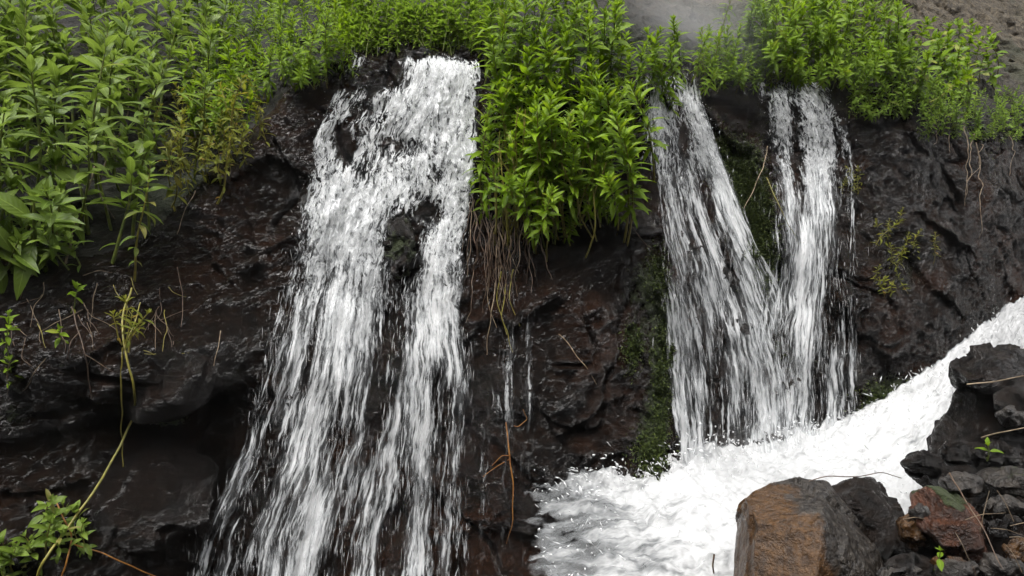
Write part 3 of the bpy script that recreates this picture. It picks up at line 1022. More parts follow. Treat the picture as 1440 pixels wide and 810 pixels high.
boulder('boulder', [(1330, 700), (1400, 694), (1480, 700), (1520, 760), (1480, 860), (1330, 860), (1290, 800)],
        2.85, 0.1, 0.4, M['dark_rock'], 'rough dark rock underlying the red rock and the grey slab', 'rock', 313, 0.010, 0.03, 0.7)
def small_stones(spots, group_lab):
    for k, (u, v, w, h, Y, mk, lab) in enumerate(spots):
        rr = random.Random(900 + k)
        sil = []
        m = rr.choice((5, 5, 6))
        w, h = w * 1.25, h * 1.3
        a0 = rr.uniform(0, 6.28)
        for i in range(m):
            a = a0 + 2 * math.pi * i / m + rr.uniform(-0.25, 0.25)
            r = rr.uniform(0.82, 1.12)
            sil.append((u + w * r * math.cos(a), v - h * r * math.sin(a)))
        boulder('stone', sil, Y, h / F * Y * 0.8, w / F * Y, M[mk], lab, 'stone', 400 + k, 0.006, 0.012, 0.6)


small_stones([(1405, 640, 34, 18, 2.85, 'dark_rock', 'dark stone lodged on the black block above the grey slab'),
              (1352, 640, 26, 16, 2.95, 'dark_rock', 'small dark stone on the black block left of the tiny seedling'),
              (1300, 655, 26, 14, 2.95, 'dark_rock', 'dark wet stone at the water edge above the red rock'),
              (1420, 715, 38, 16, 2.5, 'grey_rock', 'flat grey brown stone under the grey slab'),
              (1405, 742, 24, 13, 2.42, 'dark_rock', 'dark stone tucked against the right end of the red rock'),
              (1345, 800, 30, 12, 2.3, 'brown_rock', 'small brown stone below the red rock at the bottom edge'),
              (1405, 800, 28, 16, 2.3, 'grey_rock', 'grey stone in the bottom right corner'),
              (1285, 745, 24, 22, 2.55, 'brown_rock', 'brown stone between the wedged rock and the red rock'),
              (1265, 815, 30, 14, 2.28, 'grey_rock', 'grey stone at the bottom edge by the foot of the large boulder'),
              (1435, 775, 22, 18, 2.33, 'brown_rock', 'brown stone at the right edge above the corner'),
              (1425, 585, 20, 12, 2.85, 'grey_rock', 'small grey stone on the rock at the frame edge'),
              (1300, 720, 16, 10, 2.5, 'grey_rock', 'pebble sized grey stone at the left end of the red rock')], None)

# wet boulders bedded in the lower left of the rock face
M['wet_boulder'] = rock_material('wet_boulder', (0.0045, 0.003, 0.0024), (0.015, 0.0095, 0.007), (0.028, 0.015, 0.010), (0.08, 0.22), 1.9, True, 1.1, spec=0.6)
wy = [hit([u], [v], 1)[0][1] for u, v in ((235, 530), (200, 690))]
boulder('boulder', [(150, 540), (180, 490), (232, 464), (280, 480), (306, 530), (292, 568), (240, 590), (170, 596)], wy[0] + 0.07, 0.16, 0.35, M['wet_boulder'],
        'rounded wet black boulder jutting from the rock beside the hanging vine', 'boulder', 321, 0.009, 0.014, 0.5, 0.12, chips=5)
boulder('boulder', [(100, 690), (150, 628), (215, 600), (290, 606), (312, 650), (290, 730), (230, 775), (140, 770), (96, 740)], wy[1] + 0.07, 0.15, 0.35, M['wet_boulder'],
        'broad wet dark slab with a pale sheen at lower left of the wide waterfall', 'boulder', 322, 0.010, 0.014, 0.55, 0.22, chips=5)

# mossy knob parting the left fall
hp = hit([565], [345])[0]
boulder('boulder', [(549, 322), (558, 308), (574, 308), (584, 326), (584, 368), (574, 388), (558, 386), (549, 360)],
        hp[1] - 0.05, 0.07, 0.2, M['dark_rock'], 'small dark knob with green moss parting the wide waterfall', 'rock', 314, 0.006, 0.022, 0.6,
        moss_fn=lambda co, no: 0.42 + 1.2 * fbm(co[:, 0] * 7, co[:, 1] * 7, co[:, 2] * 7, 3, 210))


# moss pads with a short pile
def moss_pad(spots, label, n, seed):
    rng = np.random.RandomState(seed)
    u = np.concatenate([rng.normal(s[0], s[2], int(n * s[4])) for s in spots])
    v = np.concatenate([rng.normal(s[1], s[3], int(n * s[4])) for s in spots])
    p = hit(u, v)
    m = len(p)
    ln = rng.uniform(0.010, 0.028, m)
    d = np.stack([rng.normal(0, 0.5, m), rng.normal(-0.9, 0.3, m), rng.normal(0.1, 0.6, m)], -1)
    d /= np.linalg.norm(d, axis=1)[:, None]
    s = np.cross(d, rng.normal(size=(m, 3)))
    s /= np.linalg.norm(s, axis=1)[:, None]
    w = 0.0045
    Vx = np.stack([p - s * w, p + s * w, p + d * ln[:, None]], 1).reshape(-1, 3)
    base = p.mean(0)
    me = mesh_from('moss_pad', Vx - base, np.arange(3 * m).reshape(-1, 3), M['moss'])
    o = link(bpy.data.objects.new('moss_pad', me))
    o.location = base
    return tag(o, label, 'moss')


moss_pad([(1045, 250, 13, 24, 0.35), (1062, 300, 13, 32, 0.5), (1078, 370, 10, 26, 0.25), (1015, 215, 10, 16, 0.15)], 'dark green moss pad on the rib between the two right waterfalls', 11000, 1)
moss_pad([(930, 560, 8, 60, 0.3), (938, 470, 6, 40, 0.2), (915, 640, 12, 20, 0.2)], 'green moss streak along the left edge of the slanting waterfall', 6000, 2)
moss_pad([(890, 490, 7, 16, 0.5), (925, 385, 9, 20, 0.5)], 'small bright moss tuft on bare rock left of the slanting waterfall', 1600, 3)
moss_pad([(1250, 565, 22, 12, 1.0)], 'moss fringe on the rock foot above the upper stream', 1800, 4)


# ============================================================ PLANTS
def leaf_geo(L, W, bend, fold, rng, n=6):
    """one lance-shaped leaf along +X, up is +Z: verts (n+1)*3"""
    t = np.linspace(0, 1, n + 1)
    w = W * 0.5 * np.power(np.clip(np.sin(np.pi * np.power(t, 0.78)), 0, 1), 0.9)
    w[0] = W * 0.05
    w[-1] = 0.0003
    ang = -bend * t ** 1.3
    dx = np.cos(ang) * L / n
    dz = np.sin(ang) * L / n
    x = np.concatenate([[0], np.cumsum(dx[:-1])])
    z = np.concatenate([[0], np.cumsum(dz[:-1])])
    wave = 0.05 * W * np.sin(t * 9 + rng.uniform(0, 6))
    V, UV = [], []
    for i in range(n + 1):
        nz = math.cos(ang[i]); nx = -math.sin(ang[i])
        up = math.sin(fold) * w[i]
        for sgn in (-1, 0, 1):
            h = (up + wave[i] * sgn) * abs(sgn)
            V.append((x[i] + nx * h, sgn * math.cos(fold) * w[i], z[i] + nz * h))
            UV.append((sgn, t[i], 0))
    Fc = []
    for i in range(n):
        for j in (0, 1):
            a = i * 3 + j
            Fc.append((a, a + 1, a + 4, a + 3))
    return np.array(V), np.array(Fc), np.array(UV)


def tube(path, radii, sides=6):
    path = np.asarray(path, float)
    n = len(path)
    tg = np.gradient(path, axis=0)
    tg /= np.linalg.norm(tg, axis=1)[:, None] + 1e-12
    ref = np.array([0.13, 0.97, 0.21])
    V = []
    for i in range(n):
        s = np.cross(tg[i], ref)
        s /= np.linalg.norm(s) + 1e-9
        b = np.cross(tg[i], s)
        for k in range(sides):
            a = 2 * math.pi * k / sides
            V.append(path[i] + radii[i] * (math.cos(a) * s + math.sin(a) * b))
    Fc = []
    for i in range(n - 1):
        for k in range(sides):
            k2 = (k + 1) % sides
            Fc.append((i * sides + k, i * sides + k2, (i + 1) * sides + k2, (i + 1) * sides + k))
    return np.array(V), Fc


class Leaves:
    def __init__(self):
        self.V, self.F, self.UV, self.R, self.n = [], [], [], [], 0

    def add(self, pos, direction, up, L, W, bend, fold, rnd, rng, n=6):
        V, Fc, UV = leaf_geo(L, W, bend, fold, rng, n)
        X = np.array(direction, float); X /= np.linalg.norm(X)
        Zv = np.array(up, float); Zv = Zv - X * X.dot(Zv); Zv /= np.linalg.norm(Zv) + 1e-9
        Yv = np.cross(Zv, X)
        V = V[:, 0:1] * X + V[:, 1:2] * Yv + V[:, 2:3] * Zv + np.array(pos)
        self.V.append(V); self.F.append(Fc + self.n); self.UV.append(UV)
        self.R.append(np.full(len(V), rnd))
        self.n += len(V)

    def mesh(self, name, mat):
        me = mesh_from(name, np.concatenate(self.V), np.concatenate(self.F), mat)
        vattr(me, 'leaf_uv', np.concatenate(self.UV))
        fattr(me, 'leaf_random', np.concatenate(self.R))
        return me


def make_stem(seed, length, leafL, bare, leaf_mat, stem_mat, pitch=0.055, droop=1.0, axil=0.8, wr=0.27, radius=0.006, curve=0.10, old=0.0):
    """a leafy stem 'length' tall with opposite pairs of leaves, growing along +Z; returns (stem mesh, foliage mesh, length)"""
    rng = np.random.RandomState(seed)
    n = 14
    t = np.linspace(0, 1, n)
    ph, ph2 = rng.uniform(0, 6.28, 2)
    cx, cy = rng.normal(0, curve, 2)
    px = length * (cx * (t * (1 - t)) * 2 + 0.012 * np.sin(t * 7 + ph))
    py = length * (cy * (t * (1 - t)) * 2 + 0.012 * np.sin(t * 8 + ph2))
    path = np.stack([px, py, t * length], -1)
    V, Fc = tube(path, radius * (1 - 0.72 * t) + 0.0008, 5)
    sm = mesh_from('stem', V, Fc, stem_mat)
    lv = Leaves()
    s = bare * length
    rot = rng.uniform(0, 6.28)
    while s < length - 0.004:
        f = s / length
        g = (f - bare) / (1 - bare)
        c = np.array([np.interp(f, t, path[:, j]) for j in range(3)])
        size = leafL * (0.55 + 0.45 * min(1, g * 3.5)) * (1.0 if g < 0.80 else 1.0 - 0.62 * (g - 0.80) / 0.20) * rng.uniform(0.82, 1.15)
        for k in range(2):
            if g < 0.4 and rng.rand() < 0.30:
                continue
            a = rot + math.pi * k + rng.normal(0, 0.25)
            elev = math.radians(-22 * droop + 85 * max(0, g) ** 1.6 + rng.normal(0, 11))
            d = np.array([math.cos(a) * math.cos(elev), math.sin(a) * math.cos(elev), math.sin(elev)])
            up = np.array([-math.cos(a) * math.sin(elev), -math.sin(a) * math.sin(elev), math.cos(elev)]) + rng.normal(0, 0.15, 3)
            pet = 0.10 * size
            lv.add(c + d * pet * 0.3, d, up, size, size * wr * rng.uniform(0.85, 1.15), rng.uniform(0.35, 1.0) * (1.25 - 0.6 * g) * droop, rng.uniform(0.2, 0.45), min(1, rng.rand() + old * (1 - g)), rng)
            if rng.rand() < axil and g > 0.05:
                for q in range(rng.randint(2, 5)):
                    a2 = a + rng.normal(0, 0.8)
                    e2 = math.radians(rng.uniform(15, 70))
                    d2 = np.array([math.cos(a2) * math.cos(e2), math.sin(a2) * math.cos(e2), math.sin(e2)])
                    up2 = np.array([-math.cos(a2) * math.sin(e2), -math.sin(a2) * math.sin(e2), math.cos(e2)])
                    sz = size * rng.uniform(0.28, 0.52)
                    lv.add(c + d * 0.012 + d2 * 0.004, d2, up2, sz, sz * wr * 1.05, rng.uniform(0.2, 0.8), 0.3, rng.rand() * 0.9, rng, 4)
        rot += math.pi / 2 + rng.normal(0, 0.15)
        s += pitch * (1.15 - 0.75 * max(0, g) ** 1.5) * rng.uniform(0.8, 1.2)
    # crowning rosette
    for q in range(6):
        a = rot + q * 2.4
        e = math.radians(50 + 5 * q)
        d = np.array([math.cos(a) * math.cos(e), math.sin(a) * math.cos(e), math.sin(e)])
        up = np.array([-math.cos(a) * math.sin(e), -math.sin(a) * math.sin(e), math.cos(e)])
        sz = leafL * (0.42 - 0.04 * q)
        lv.add(path[-1], d, up, sz, sz * wr, 0.5, 0.35, 0.5 + 0.4 * rng.rand(), rng, 4)
    return sm, lv.mesh('foliage', leaf_mat), length


LUSH = [make_stem(500 + i, L, 0.128, b, M['leaf_lush'], M['stem_old'] if i % 3 == 0 else M['stem'], 0.043) for i, (L, b) in
        enumerate([(0.95, 0.42), (0.8, 0.35), (1.05, 0.48), (0.7, 0.28), (0.9, 0.36), (0.6, 0.2), (0.85, 0.45)])]
DEEP = [make_stem(600 + i, L, 0.18, b, M['leaf_deep'], M['stem'], 0.075, 1.0, 0.5, 0.30, 0.0085, 0.08) for i, (L, b) in
        enumerate([(0.95, 0.38), (0.8, 0.32), (1.1, 0.42), (0.65, 0.25), (0.9, 0.36), (0.55, 0.2), (0.28, 0.1)])]
FINE = [make_stem(700 + i, L, 0.085, b, M['leaf_far'], M['stem'], 0.045, 0.9, 0.9, 0.28, 0.005) for i, (L, b) in
        enumerate([(0.6, 0.15), (0.8, 0.2), (0.5, 0.1), (0.7, 0.2)])]
YELLOW = [make_stem(800 + i, L, 0.07, b, M['leaf_yellow'], M['stem_old'], 0.045, 1.1, 0.7, 0.28, 0.0035, 0.2) for i, (L, b) in
          enumerate([(0.45, 0.2), (0.35, 0.1), (0.55, 0.3)])]
BROAD = [make_stem(900 + i, L, 0.12, b, M['leaf_lush'], M['stem_old'], 0.06, 1.0, 0.3, 0.5, 0.006, 0.12) for i, (L, b) in
         enumerate([(0.6, 0.2), (0.5, 0.15), (0.7, 0.3)])]


SPRIG = [make_stem(950 + i, L, 0.062, 0.2, M['leaf_deep'], M['stem_old'], 0.04, 1.0, 0.3, 0.42, 0.0028, 0.15) for i, L in enumerate((0.2, 0.26, 0.16))]


def place_stem(parent, variant, root, tip, rng, name='stem'):
    """a copy of a stem and its foliage as a part of 'parent', rising from root to tip"""
    sm, fm, length = variant
    root, tip = Vector(root), Vector(tip)
    d = tip - root
    s = d.length / length
    q = d.to_track_quat('Z', 'Y') @ Quaternion((0, 0, 1), rng.uniform(0, 6.28))
    st = link(bpy.data.objects.new(name, sm), parent)
    st.location = root - Vector(parent.location)
    st.rotation_mode = 'QUATERNION'
    st.rotation_quaternion = q
    st.scale = (s, s, s) if abs(s - 1) < 0.6 else (min(1.5, max(0.5, s)),) * 2 + (s,)
    fo = bpy.data.objects.new('foliage', fm)
    link(fo, st)
    return st


def in_poly(u, v, poly):
    c = False
    j = len(poly) - 1
    for i in range(len(poly)):
        (x1, y1), (x2, y2) = poly[i], poly[j]
        if (y1 > v) != (y2 > v) and u < (x2 - x1) * (v - y1) / (y2 - y1 + 1e-12) + x1:
            c = not c
        j = i
    return c


def pick(variants, L):
    c = sorted(variants, key=lambda w: abs(w[2] - L))
    return c[0] if random.random() < 0.6 else c[min(1, len(c) - 1)]


def bush(label, poly, n, variants, lengths, out, seed, cat='bush', name='bush', group=None, lean=(0, 0), back=0.0, jitter=18, roots=None):
    """tips spread over the outline 'poly' (pixels); roots one stem-length below on the rock; 'out' = how far the tips stand off the face"""
    rng = random.Random(seed)
    us, vs = [p[0] for p in poly], [p[1] for p in poly]
    cells = []
    tries = 0
    mind = 0.75 * math.sqrt((max(us) - min(us)) * (max(vs) - min(vs)) / n)
    while len(cells) < n and tries < n * 300:
        tries += 1
        u, v = rng.uniform(min(us), max(us)), rng.uniform(min(vs), max(vs))
        if in_poly(u, v, poly) and (tries > n * 150 or all((u - a) ** 2 + (v - b) ** 2 > (mind * 0.8) ** 2 for a, b in cells)):
            cells.append((u, v))
    stems = []
    for (u, v) in cells:
        L = rng.uniform(*lengths)
        y0 = hit([u], [v], 0)[0][1]
        ppx = L * F / y0
        rv = v + ppx * rng.uniform(0.8, 0.95)
        ru = u + rng.gauss(0, jitter) - lean[0]
        if roots:
            rv = min(rv, roots(ru))
        r = hit([ru], [rv], 2)[0]
        r = Vector(r) + Vector((0, 0.03, 0))
        # tip: stands off the rock the stem leaves
        ty = r.y + back - rng.uniform(*out)
        t = P(u, v, ty)
        stems.append((r, t))
    base = sum((r for r, _ in stems), Vector()) / len(stems)
    base = Vector(min((r for r, _ in stems), key=lambda r: (r - base).length))
    e = empty(name, base)
    tag(e, label, cat, group)
    for r, t in stems:
        place_stem(e, pick(variants, (t - r).length), r, t, rng)
    return e


# tall bush between the falls
bush('tall dense leafy bush overhanging the bare rock between the wide and slanting waterfalls',
     [(686, -70), (880, -70), (885, 60), (892, 130), (880, 210), (868, 250), (846, 285), (805, 308), (770, 292), (705, 250), (685, 200), (692, 100)],
     100, LUSH, (0.55, 0.95), (0.10, 0.42), 21, roots=lambda u: 335 + 25 * math.sin(u / 23.0))
bush('leafy outlier leaning from the tall bush towards the mist at the top', [(890, 40), (950, 15), (950, 70), (925, 95)], 9, LUSH, (0.45, 0.7), (0.1, 0.3), 22, roots=lambda u: 175)

# left thicket, back rows
bush('high thicket of broad leafy stems filling the upper left corner',
     [(-60, -60), (250, -60), (330, -30), (300, 60), (200, 90), (100, 110), (-60, 100)], 66, DEEP, (0.6, 0.95), (-0.05, 0.25), 23, cat='thicket', name='thicket', roots=lambda u: 330)
bush('leafy stems drooping over the rock between the thicket and the wide waterfall',
     [(300, -40), (400, -40), (395, 60), (362, 120), (330, 160), (290, 170), (260, 100)], 42, LUSH, (0.4, 0.75), (0.05, 0.3), 24, roots=lambda u: 215 if u < 340 else 150)
bush('bright bush hugging the brink left of the wide waterfall', [(395, -30), (490, -30), (480, 60), (455, 95), (420, 105), (390, 80)], 40, LUSH, (0.3, 0.6), (0.05, 0.25), 25, roots=lambda u: 128)
# far greenery above the left fall
bush('pale hazy bush behind the brink of the wide waterfall, left half', [(470, -40), (580, -40), (580, 40), (480, 50)], 60, FINE, (0.4, 0.65), (0.05, 0.25), 26, roots=lambda u: 84, back=0.2)
bush('pale hazy bush behind the brink of the wide waterfall, right half', [(580, -40), (690, -40), (690, 45), (580, 40)], 60, FINE, (0.4, 0.65), (0.05, 0.25), 27, roots=lambda u: 82, back=0.2)
# right-hand bushes
bush('misty leafy bush overhanging the rock between the slanting and upright waterfalls', [(985, 40), (1060, 20), (1080, 70), (1075, 100), (1040, 110), (1000, 100)], 34, LUSH, (0.3, 0.6), (0.05, 0.25), 28, roots=lambda u: 135)
bush('big bright bush on the brink above the upright waterfall', [(1030, -60), (1260, -60), (1290, 50), (1240, 95), (1180, 100), (1110, 95), (1070, 60)], 100, LUSH, (0.45, 0.8), (0.1, 0.4), 29, roots=lambda u: 128)
bush('low leafy bush spilling over the brink right of the upright waterfall', [(1190, 80), (1290, 60), (1330, 110), (1290, 150), (1210, 150)], 40, FINE, (0.3, 0.5), (0.08, 0.25), 30, roots=lambda u: 170)
bush('round leaved plant standing alone at the upper right above the brink', [(1300, 20), (1385, 15), (1400, 70), (1375, 115), (1300, 115)], 26, BROAD, (0.4, 0.65), (0.1, 0.3), 31, roots=lambda u: 150, cat='plant', name='leafy_plant')
bush('low yellowish plants trailing over the brink at the right edge', [(1290, 110), (1440, 120), (1480, 190), (1380, 185), (1300, 165)], 75, FINE, (0.25, 0.45), (0.05, 0.2), 32, roots=lambda u: 200)
bush('yellow green herb clinging to the dark rock right of the falls', [(1220, 300), (1270, 290), (1320, 320), (1300, 350), (1240, 350)], 10, YELLOW, (0.15, 0.3), (0.05, 0.12), 33, cat='herb', name='herb')
bush('small herb low on the dark rock right of the upright waterfall', [(1225, 370), (1265, 370), (1260, 400), (1230, 405)], 5, YELLOW, (0.12, 0.2), (0.03, 0.1), 34, cat='herb', name='herb')
bush('tiny herb on the rock beside the upright waterfall', [(1180, 225), (1215, 225), (1210, 250), (1190, 250)], 5, YELLOW, (0.12, 0.2), (0.03, 0.1), 35, cat='herb', name='herb')


bush('leafy lower fringe of the left thicket above the dark ledge',
     [(-60, 110), (180, 120), (255, 190), (215, 240), (120, 250), (60, 300), (-60, 320)], 24, DEEP, (0.45, 0.75), (0.0, 0.25), 36, cat='thicket', name='thicket', roots=lambda u: 372 if u < 150 else 372 - (u - 150) * 0.7)
bush('yellowish leafy stems hanging over the rock edge at the right end of the left thicket', [(225, 120), (345, 95), (362, 150), (320, 215), (262, 240), (225, 200)], 34, LUSH[:3] + YELLOW, (0.3, 0.55), (0.05, 0.25), 38, roots=lambda u: 300 - (u - 225) * 0.55)
bush('low leafy tufts at the foot of the left thicket', [(-20, 300), (60, 310), (110, 320), (100, 350), (-20, 355)], 12, DEEP, (0.2, 0.32), (0.05, 0.2), 37, cat='tuft', name='tuft', roots=lambda u: 385)


# individual plants of the left foreground
def plant(label, root, tip, variant, seed, out=0.25, side=()):
    rng = random.Random(seed)
    r = H(*root) + Vector((0, 0.03, 0))
    t = P(tip[0], tip[1], r.y - out)
    e = empty('leafy_plant', r)
    tag(e, label, 'plant', 'leafy plants at the left edge')
    place_stem(e, variant, r, t, rng)
    for (du, dv) in side:
        t2 = P(tip[0] + du, tip[1] + dv, r.y - out - rng.uniform(-0.05, 0.1))
        place_stem(e, pick(DEEP, (t2 - r).length), r + Vector((rng.uniform(-.03, .03), 0, 0)), t2, rng)
    return e


plant('tall plant with pointed leaves at the left edge, its tip halfway up the thicket', (8, 352), (8, 148), DEEP[4], 1, 0.30)
plant('short plant with broad spreading leaves at the foot of the left thicket', (52, 372), (62, 270), DEEP[3], 2, 0.35)
plant('leafy plant with a drooping rosette in front of the left thicket', (108, 345), (128, 178), DEEP[1], 3, 0.30)
plant('plant with a long bare stem and yellowing leaves hanging over the dark rock', (182, 402), (212, 232), make_stem(651, 0.75, 0.11, 0.22, M['leaf_deep'], M['stem_old'], 0.075, 1.2, 0.2, 0.36, 0.0065, 0.06, 0.35), 4, 0.18)
plant('tall plant with a thick green stem leading up to large leaves', (205, 330), (228, 92), DEEP[2], 5, 0.30)
plant('tall plant behind the drooping rosette, its tip near the top edge', (150, 330), (150, 40), DEEP[2], 6, 0.2)
plant('plant with the highest large leaves at the upper left corner', (30, 340), (42, 60), DEEP[2], 7, 0.22)
plant('plant with narrow leaves leaning right over the rock', (270, 260), (292, 110), DEEP[1], 8, 0.2)
plant('yellowing plant at the ragged right end of the left thicket', (318, 240), (342, 110), make_stem(652, 0.55, 0.085, 0.2, M['leaf_yellow'], M['stem_old'], 0.055, 1.1, 0.5), 9, 0.15)
plant('slim yellowish plant hanging beside the brink rock', (300, 290), (322, 190), make_stem(653, 0.4, 0.06, 0.15, M['leaf_yellow'], M['stem_old'], 0.05, 1.1, 0.5), 10, 0.1)

# small seedlings
for (ru, rv, tu, tv, lab) in [(100, 440, 108, 402, 'small green seedling on the dark ledge under the thicket'),
                              (12, 500, 14, 440, 'bright seedling at the left edge on the dark ledge'),
                              (20, 550, 12, 505, 'lower seedling at the left edge on the dark rock'),
                              (95, 480, 85, 462, 'tiny yellow green seedling under the dark ledge'),
                              (1388, 648, 1388, 625, 'tiny bright seedling on the black block of the near bank'),
                              (1325, 800, 1322, 775, 'tiny seedling below the red rock')]:
    rng = random.Random(ru)
    if ru > 1300:
        yy = 2.78 if rv < 700 else 2.26
        r, t = P(ru, rv, yy), P(tu, tv, yy - 0.02)
    else:
        r = H(ru, rv)
        t = P(tu, tv, r.y - 0.08)
    e = empty('seedling', r)
    tag(e, lab, 'seedling')
    L = (t - r).length
    place_stem(e, make_stem(1000 + ru, L, 0.05, 0.15, M['leaf_lush'], M['stem'], 0.03, 0.9, 0.2, 0.42, 0.0025), r, t, rng)

# the plants at the lower left corner
bush('dim leafy sprig at the lower left above the corner', [(60, 700), (95, 695), (135, 745), (75, 755)], 9, SPRIG, (0.14, 0.24), (0.05, 0.14), 41, cat='sprig', name='sprig')
bush('broad leafed sprig in the bottom left corner', [(-10, 755), (40, 750), (40, 800), (-10, 805)], 8, SPRIG, (0.14, 0.24), (0.05, 0.16), 42, cat='sprig', name='sprig')


# ============================================================ VINES, ROOTS AND TWIGS
def strand_mesh(pts, r0, r1, n=40, wob=0.0, seed=0):
    pts = np.array([tuple(p) for p in pts])
    d = np.concatenate([[0], np.cumsum(np.linalg.norm(np.diff(pts, axis=0), axis=1))])
    s = np.linspace(0, d[-1], n)
    path = np.stack([np.interp(s, d, pts[:, j]) for j in range(3)], -1)
    k = max(3, int(n / len(pts)) | 1)
    ker = np.hanning(k + 2); ker /= ker.sum()
    h = (k + 2) // 2
    sm = np.stack([np.convolve(np.pad(path[:, j], h, 'edge'), ker, 'valid')[:n] for j in range(3)], -1)
    sm[0], sm[-1] = path[0], path[-1]
    w = np.stack([perlin(s * 9, seed * 1.3 + j * 7, 0, seed) for j in range(3)], -1) * wob
    sm = sm + w
    return tube(sm, np.linspace(r0, r1, n), 6)


def strand(name, pix, r0, r1, mat, label, cat, off=0.03, wob=0.008, seed=0, group=None, parent=None):
    """root or twig along pixels (u, v[, Y or offset])"""
    pts = []
    for p in pix:
        if len(p) == 3 and p[2] > 1.0:
            pts.append(P(*p))
        else:
            pts.append(H(p[0], p[1], p[2] if len(p) == 3 else off, 2))
    V, Fc = strand_mesh(pts, r0, r1, 48, wob, seed)
    base = np.array(pts[0]) if parent is None else np.array(parent.location)
    o = link(bpy.data.objects.new(name, mesh_from(name, V - base, Fc, mat)), parent)
    if parent is None:
        o.location = base
        tag(o, label, cat, group)
    return o


vine = empty('vine', H(182, 430))
tag(vine, 'long olive vine hanging down the dark rock at lower left', 'vine')
strand('vine_stem', [(185, 405, 0.06), (170, 450, 0.08), (176, 500, 0.09), (190, 550, 0.10), (187, 590, 0.14), (165, 635, 0.14), (140, 680, 0.12), (100, 735, 0.12), (60, 790, 0.16), (40, 840, 0.18)], 0.0042, 0.0062, M['stem_old'], None, None, parent=vine, seed=1)
strand('vine_stem', [(172, 490, 0.09), (170, 560, 0.09), (172, 630, 0.08), (172, 660, 0.06)], 0.0038, 0.002, M['stem_old'], None, None, parent=vine, seed=2)
strand('vine_stem', [(175, 490, 0.09), (190, 450, 0.10), (196, 425, 0.12)], 0.003, 0.002, M['stem_old'], None, None, parent=vine, seed=3)
for k, (u, v, tu, tv) in enumerate([(172, 485, 160, 440), (176, 490, 186, 440), (180, 495, 208, 440), (172, 470, 175, 420), (180, 480, 200, 455)]):
    r = H(u, v, 0.09); t = P(tu, tv, r.y - 0.03)
    place_stem(vine, make_stem(1100 + k, 0.16, 0.05, 0.25, M['leaf_yellow'], M['stem_old'], 0.03, 1.2, 0.4, 0.3, 0.003), r, t, random.Random(k))

strand('twig', [(75, 700, 0.1), (100, 745, 0.1), (95, 790, 0.1), (80, 830, 0.1)], 0.003, 0.004, M['orange'], 'orange stalk curling in the lower left corner', 'stalk', seed=4)
strand('twig', [(105, 765, 0.08), (160, 785, 0.06), (215, 808, 0.05), (260, 830, 0.05)], 0.003, 0.0025, M['orange'], 'reddish runner lying along the bottom edge at lower left', 'runner', seed=5)
strand('dead_stem', [(176, 82, 0.35), (182, 115, 0.35), (178, 165, 0.33), (160, 210, 0.30), (142, 240, 0.28), (140, 280, 0.25), (160, 308, 0.22)], 0.005, 0.002, M['root'], 'bare brown dead stem curving through the left thicket', 'dead stem', seed=6)
strand('dead_stem', [(132, 235, 0.2), (118, 290, 0.2), (100, 335, 0.15), (92, 370, 0.05)], 0.004, 0.005, M['pale_root'], 'straight pale dead stalk low in the left thicket', 'dead stem', seed=7)
strand('twig', [(275, 270, 0.05), (262, 290, 0.06), (258, 305, 0.05), (250, 330, 0.03)], 0.002, 0.0015, M['pale_root'], 'thin pale twig on the rock right of the yellowing stem plant', 'twig', seed=8, wob=0.02)
strand('twig', [(250, 375, 0.03), (258, 420, 0.04), (255, 460, 0.03)], 0.002, 0.0015, M['root'], 'thin curved twig on the rock above the jutting block', 'twig', seed=9)
strand('twig', [(100, 430, 0.05), (120, 500, 0.06), (130, 560, 0.05)], 0.0026, 0.002, M['root'], 'dark root hanging over the ledge at far left', 'root', seed=10)
strand('twig', [(310, 465, 0.03), (305, 490, 0.03), (300, 515, 0.03)], 0.002, 0.0014, M['straw'], 'short straw stalk on the rock left of the wide waterfall', 'twig', seed=11)

ledge_roots = empty('root_mat', H(120, 470))
tag(ledge_roots, 'mat of fine dead roots matted on the dark ledge under the left thicket', 'roots')
rng = random.Random(31)
for k in range(42):
    u, v = rng.uniform(5, 255), rng.uniform(375, 500)
    a, l = rng.gauss(-1.3, 0.9), rng.uniform(20, 70)
    strand('root', [(u, v, 0.012), (u + 0.5 * l * math.cos(a) + rng.gauss(0, 6), v - 0.5 * l * math.sin(a), 0.03), (u + l * math.cos(a), v - l * math.sin(a), 0.012)], rng.uniform(0.0012, 0.0026), 0.0008,
           M[rng.choice(['root', 'root', 'pale_root', 'stem_old'])], None, None, parent=ledge_roots, seed=200 + k, wob=0.02)

# brown root tangle under the tall bush
rng = random.Random(77)
tangle = empty('root_tangle', H(690, 300))
tag(tangle, 'tangle of brown roots and bare yellow stems hanging below the tall bush', 'roots')
for k in range(46):
    u = rng.uniform(662, 745); v = rng.uniform(270, 330)
    du = rng.gauss(0, 14)
    L = rng.uniform(60, 130)
    strand('root', [(u, v, rng.uniform(0.06, 0.16)), (u + du * 0.4, v + L * 0.4, rng.uniform(0.05, 0.14)), (u + du, v + L, rng.uniform(0.01, 0.08))], rng.uniform(0.002, 0.0045), 0.0012,
           M['root'] if rng.random() < 0.75 else M['pale_root'], None, None, parent=tangle, seed=k, wob=0.025)
for k, (u, v, ln, c) in enumerate([(697, 390, 110, 'straw'), (712, 400, 95, 'stem_old'), (706, 380, 90, 'stem_old'), (722, 380, 80, 'stem_old'), (690, 380, 80, 'straw')]):
    strand('root', [(u, v, 0.08), (u - 6, v + ln * 0.5, 0.06), (u - 14 if k == 0 else u + 8, v + ln, 0.03)], 0.0028, 0.0015, M[c], None, None, parent=tangle, seed=60 + k, wob=0.015)
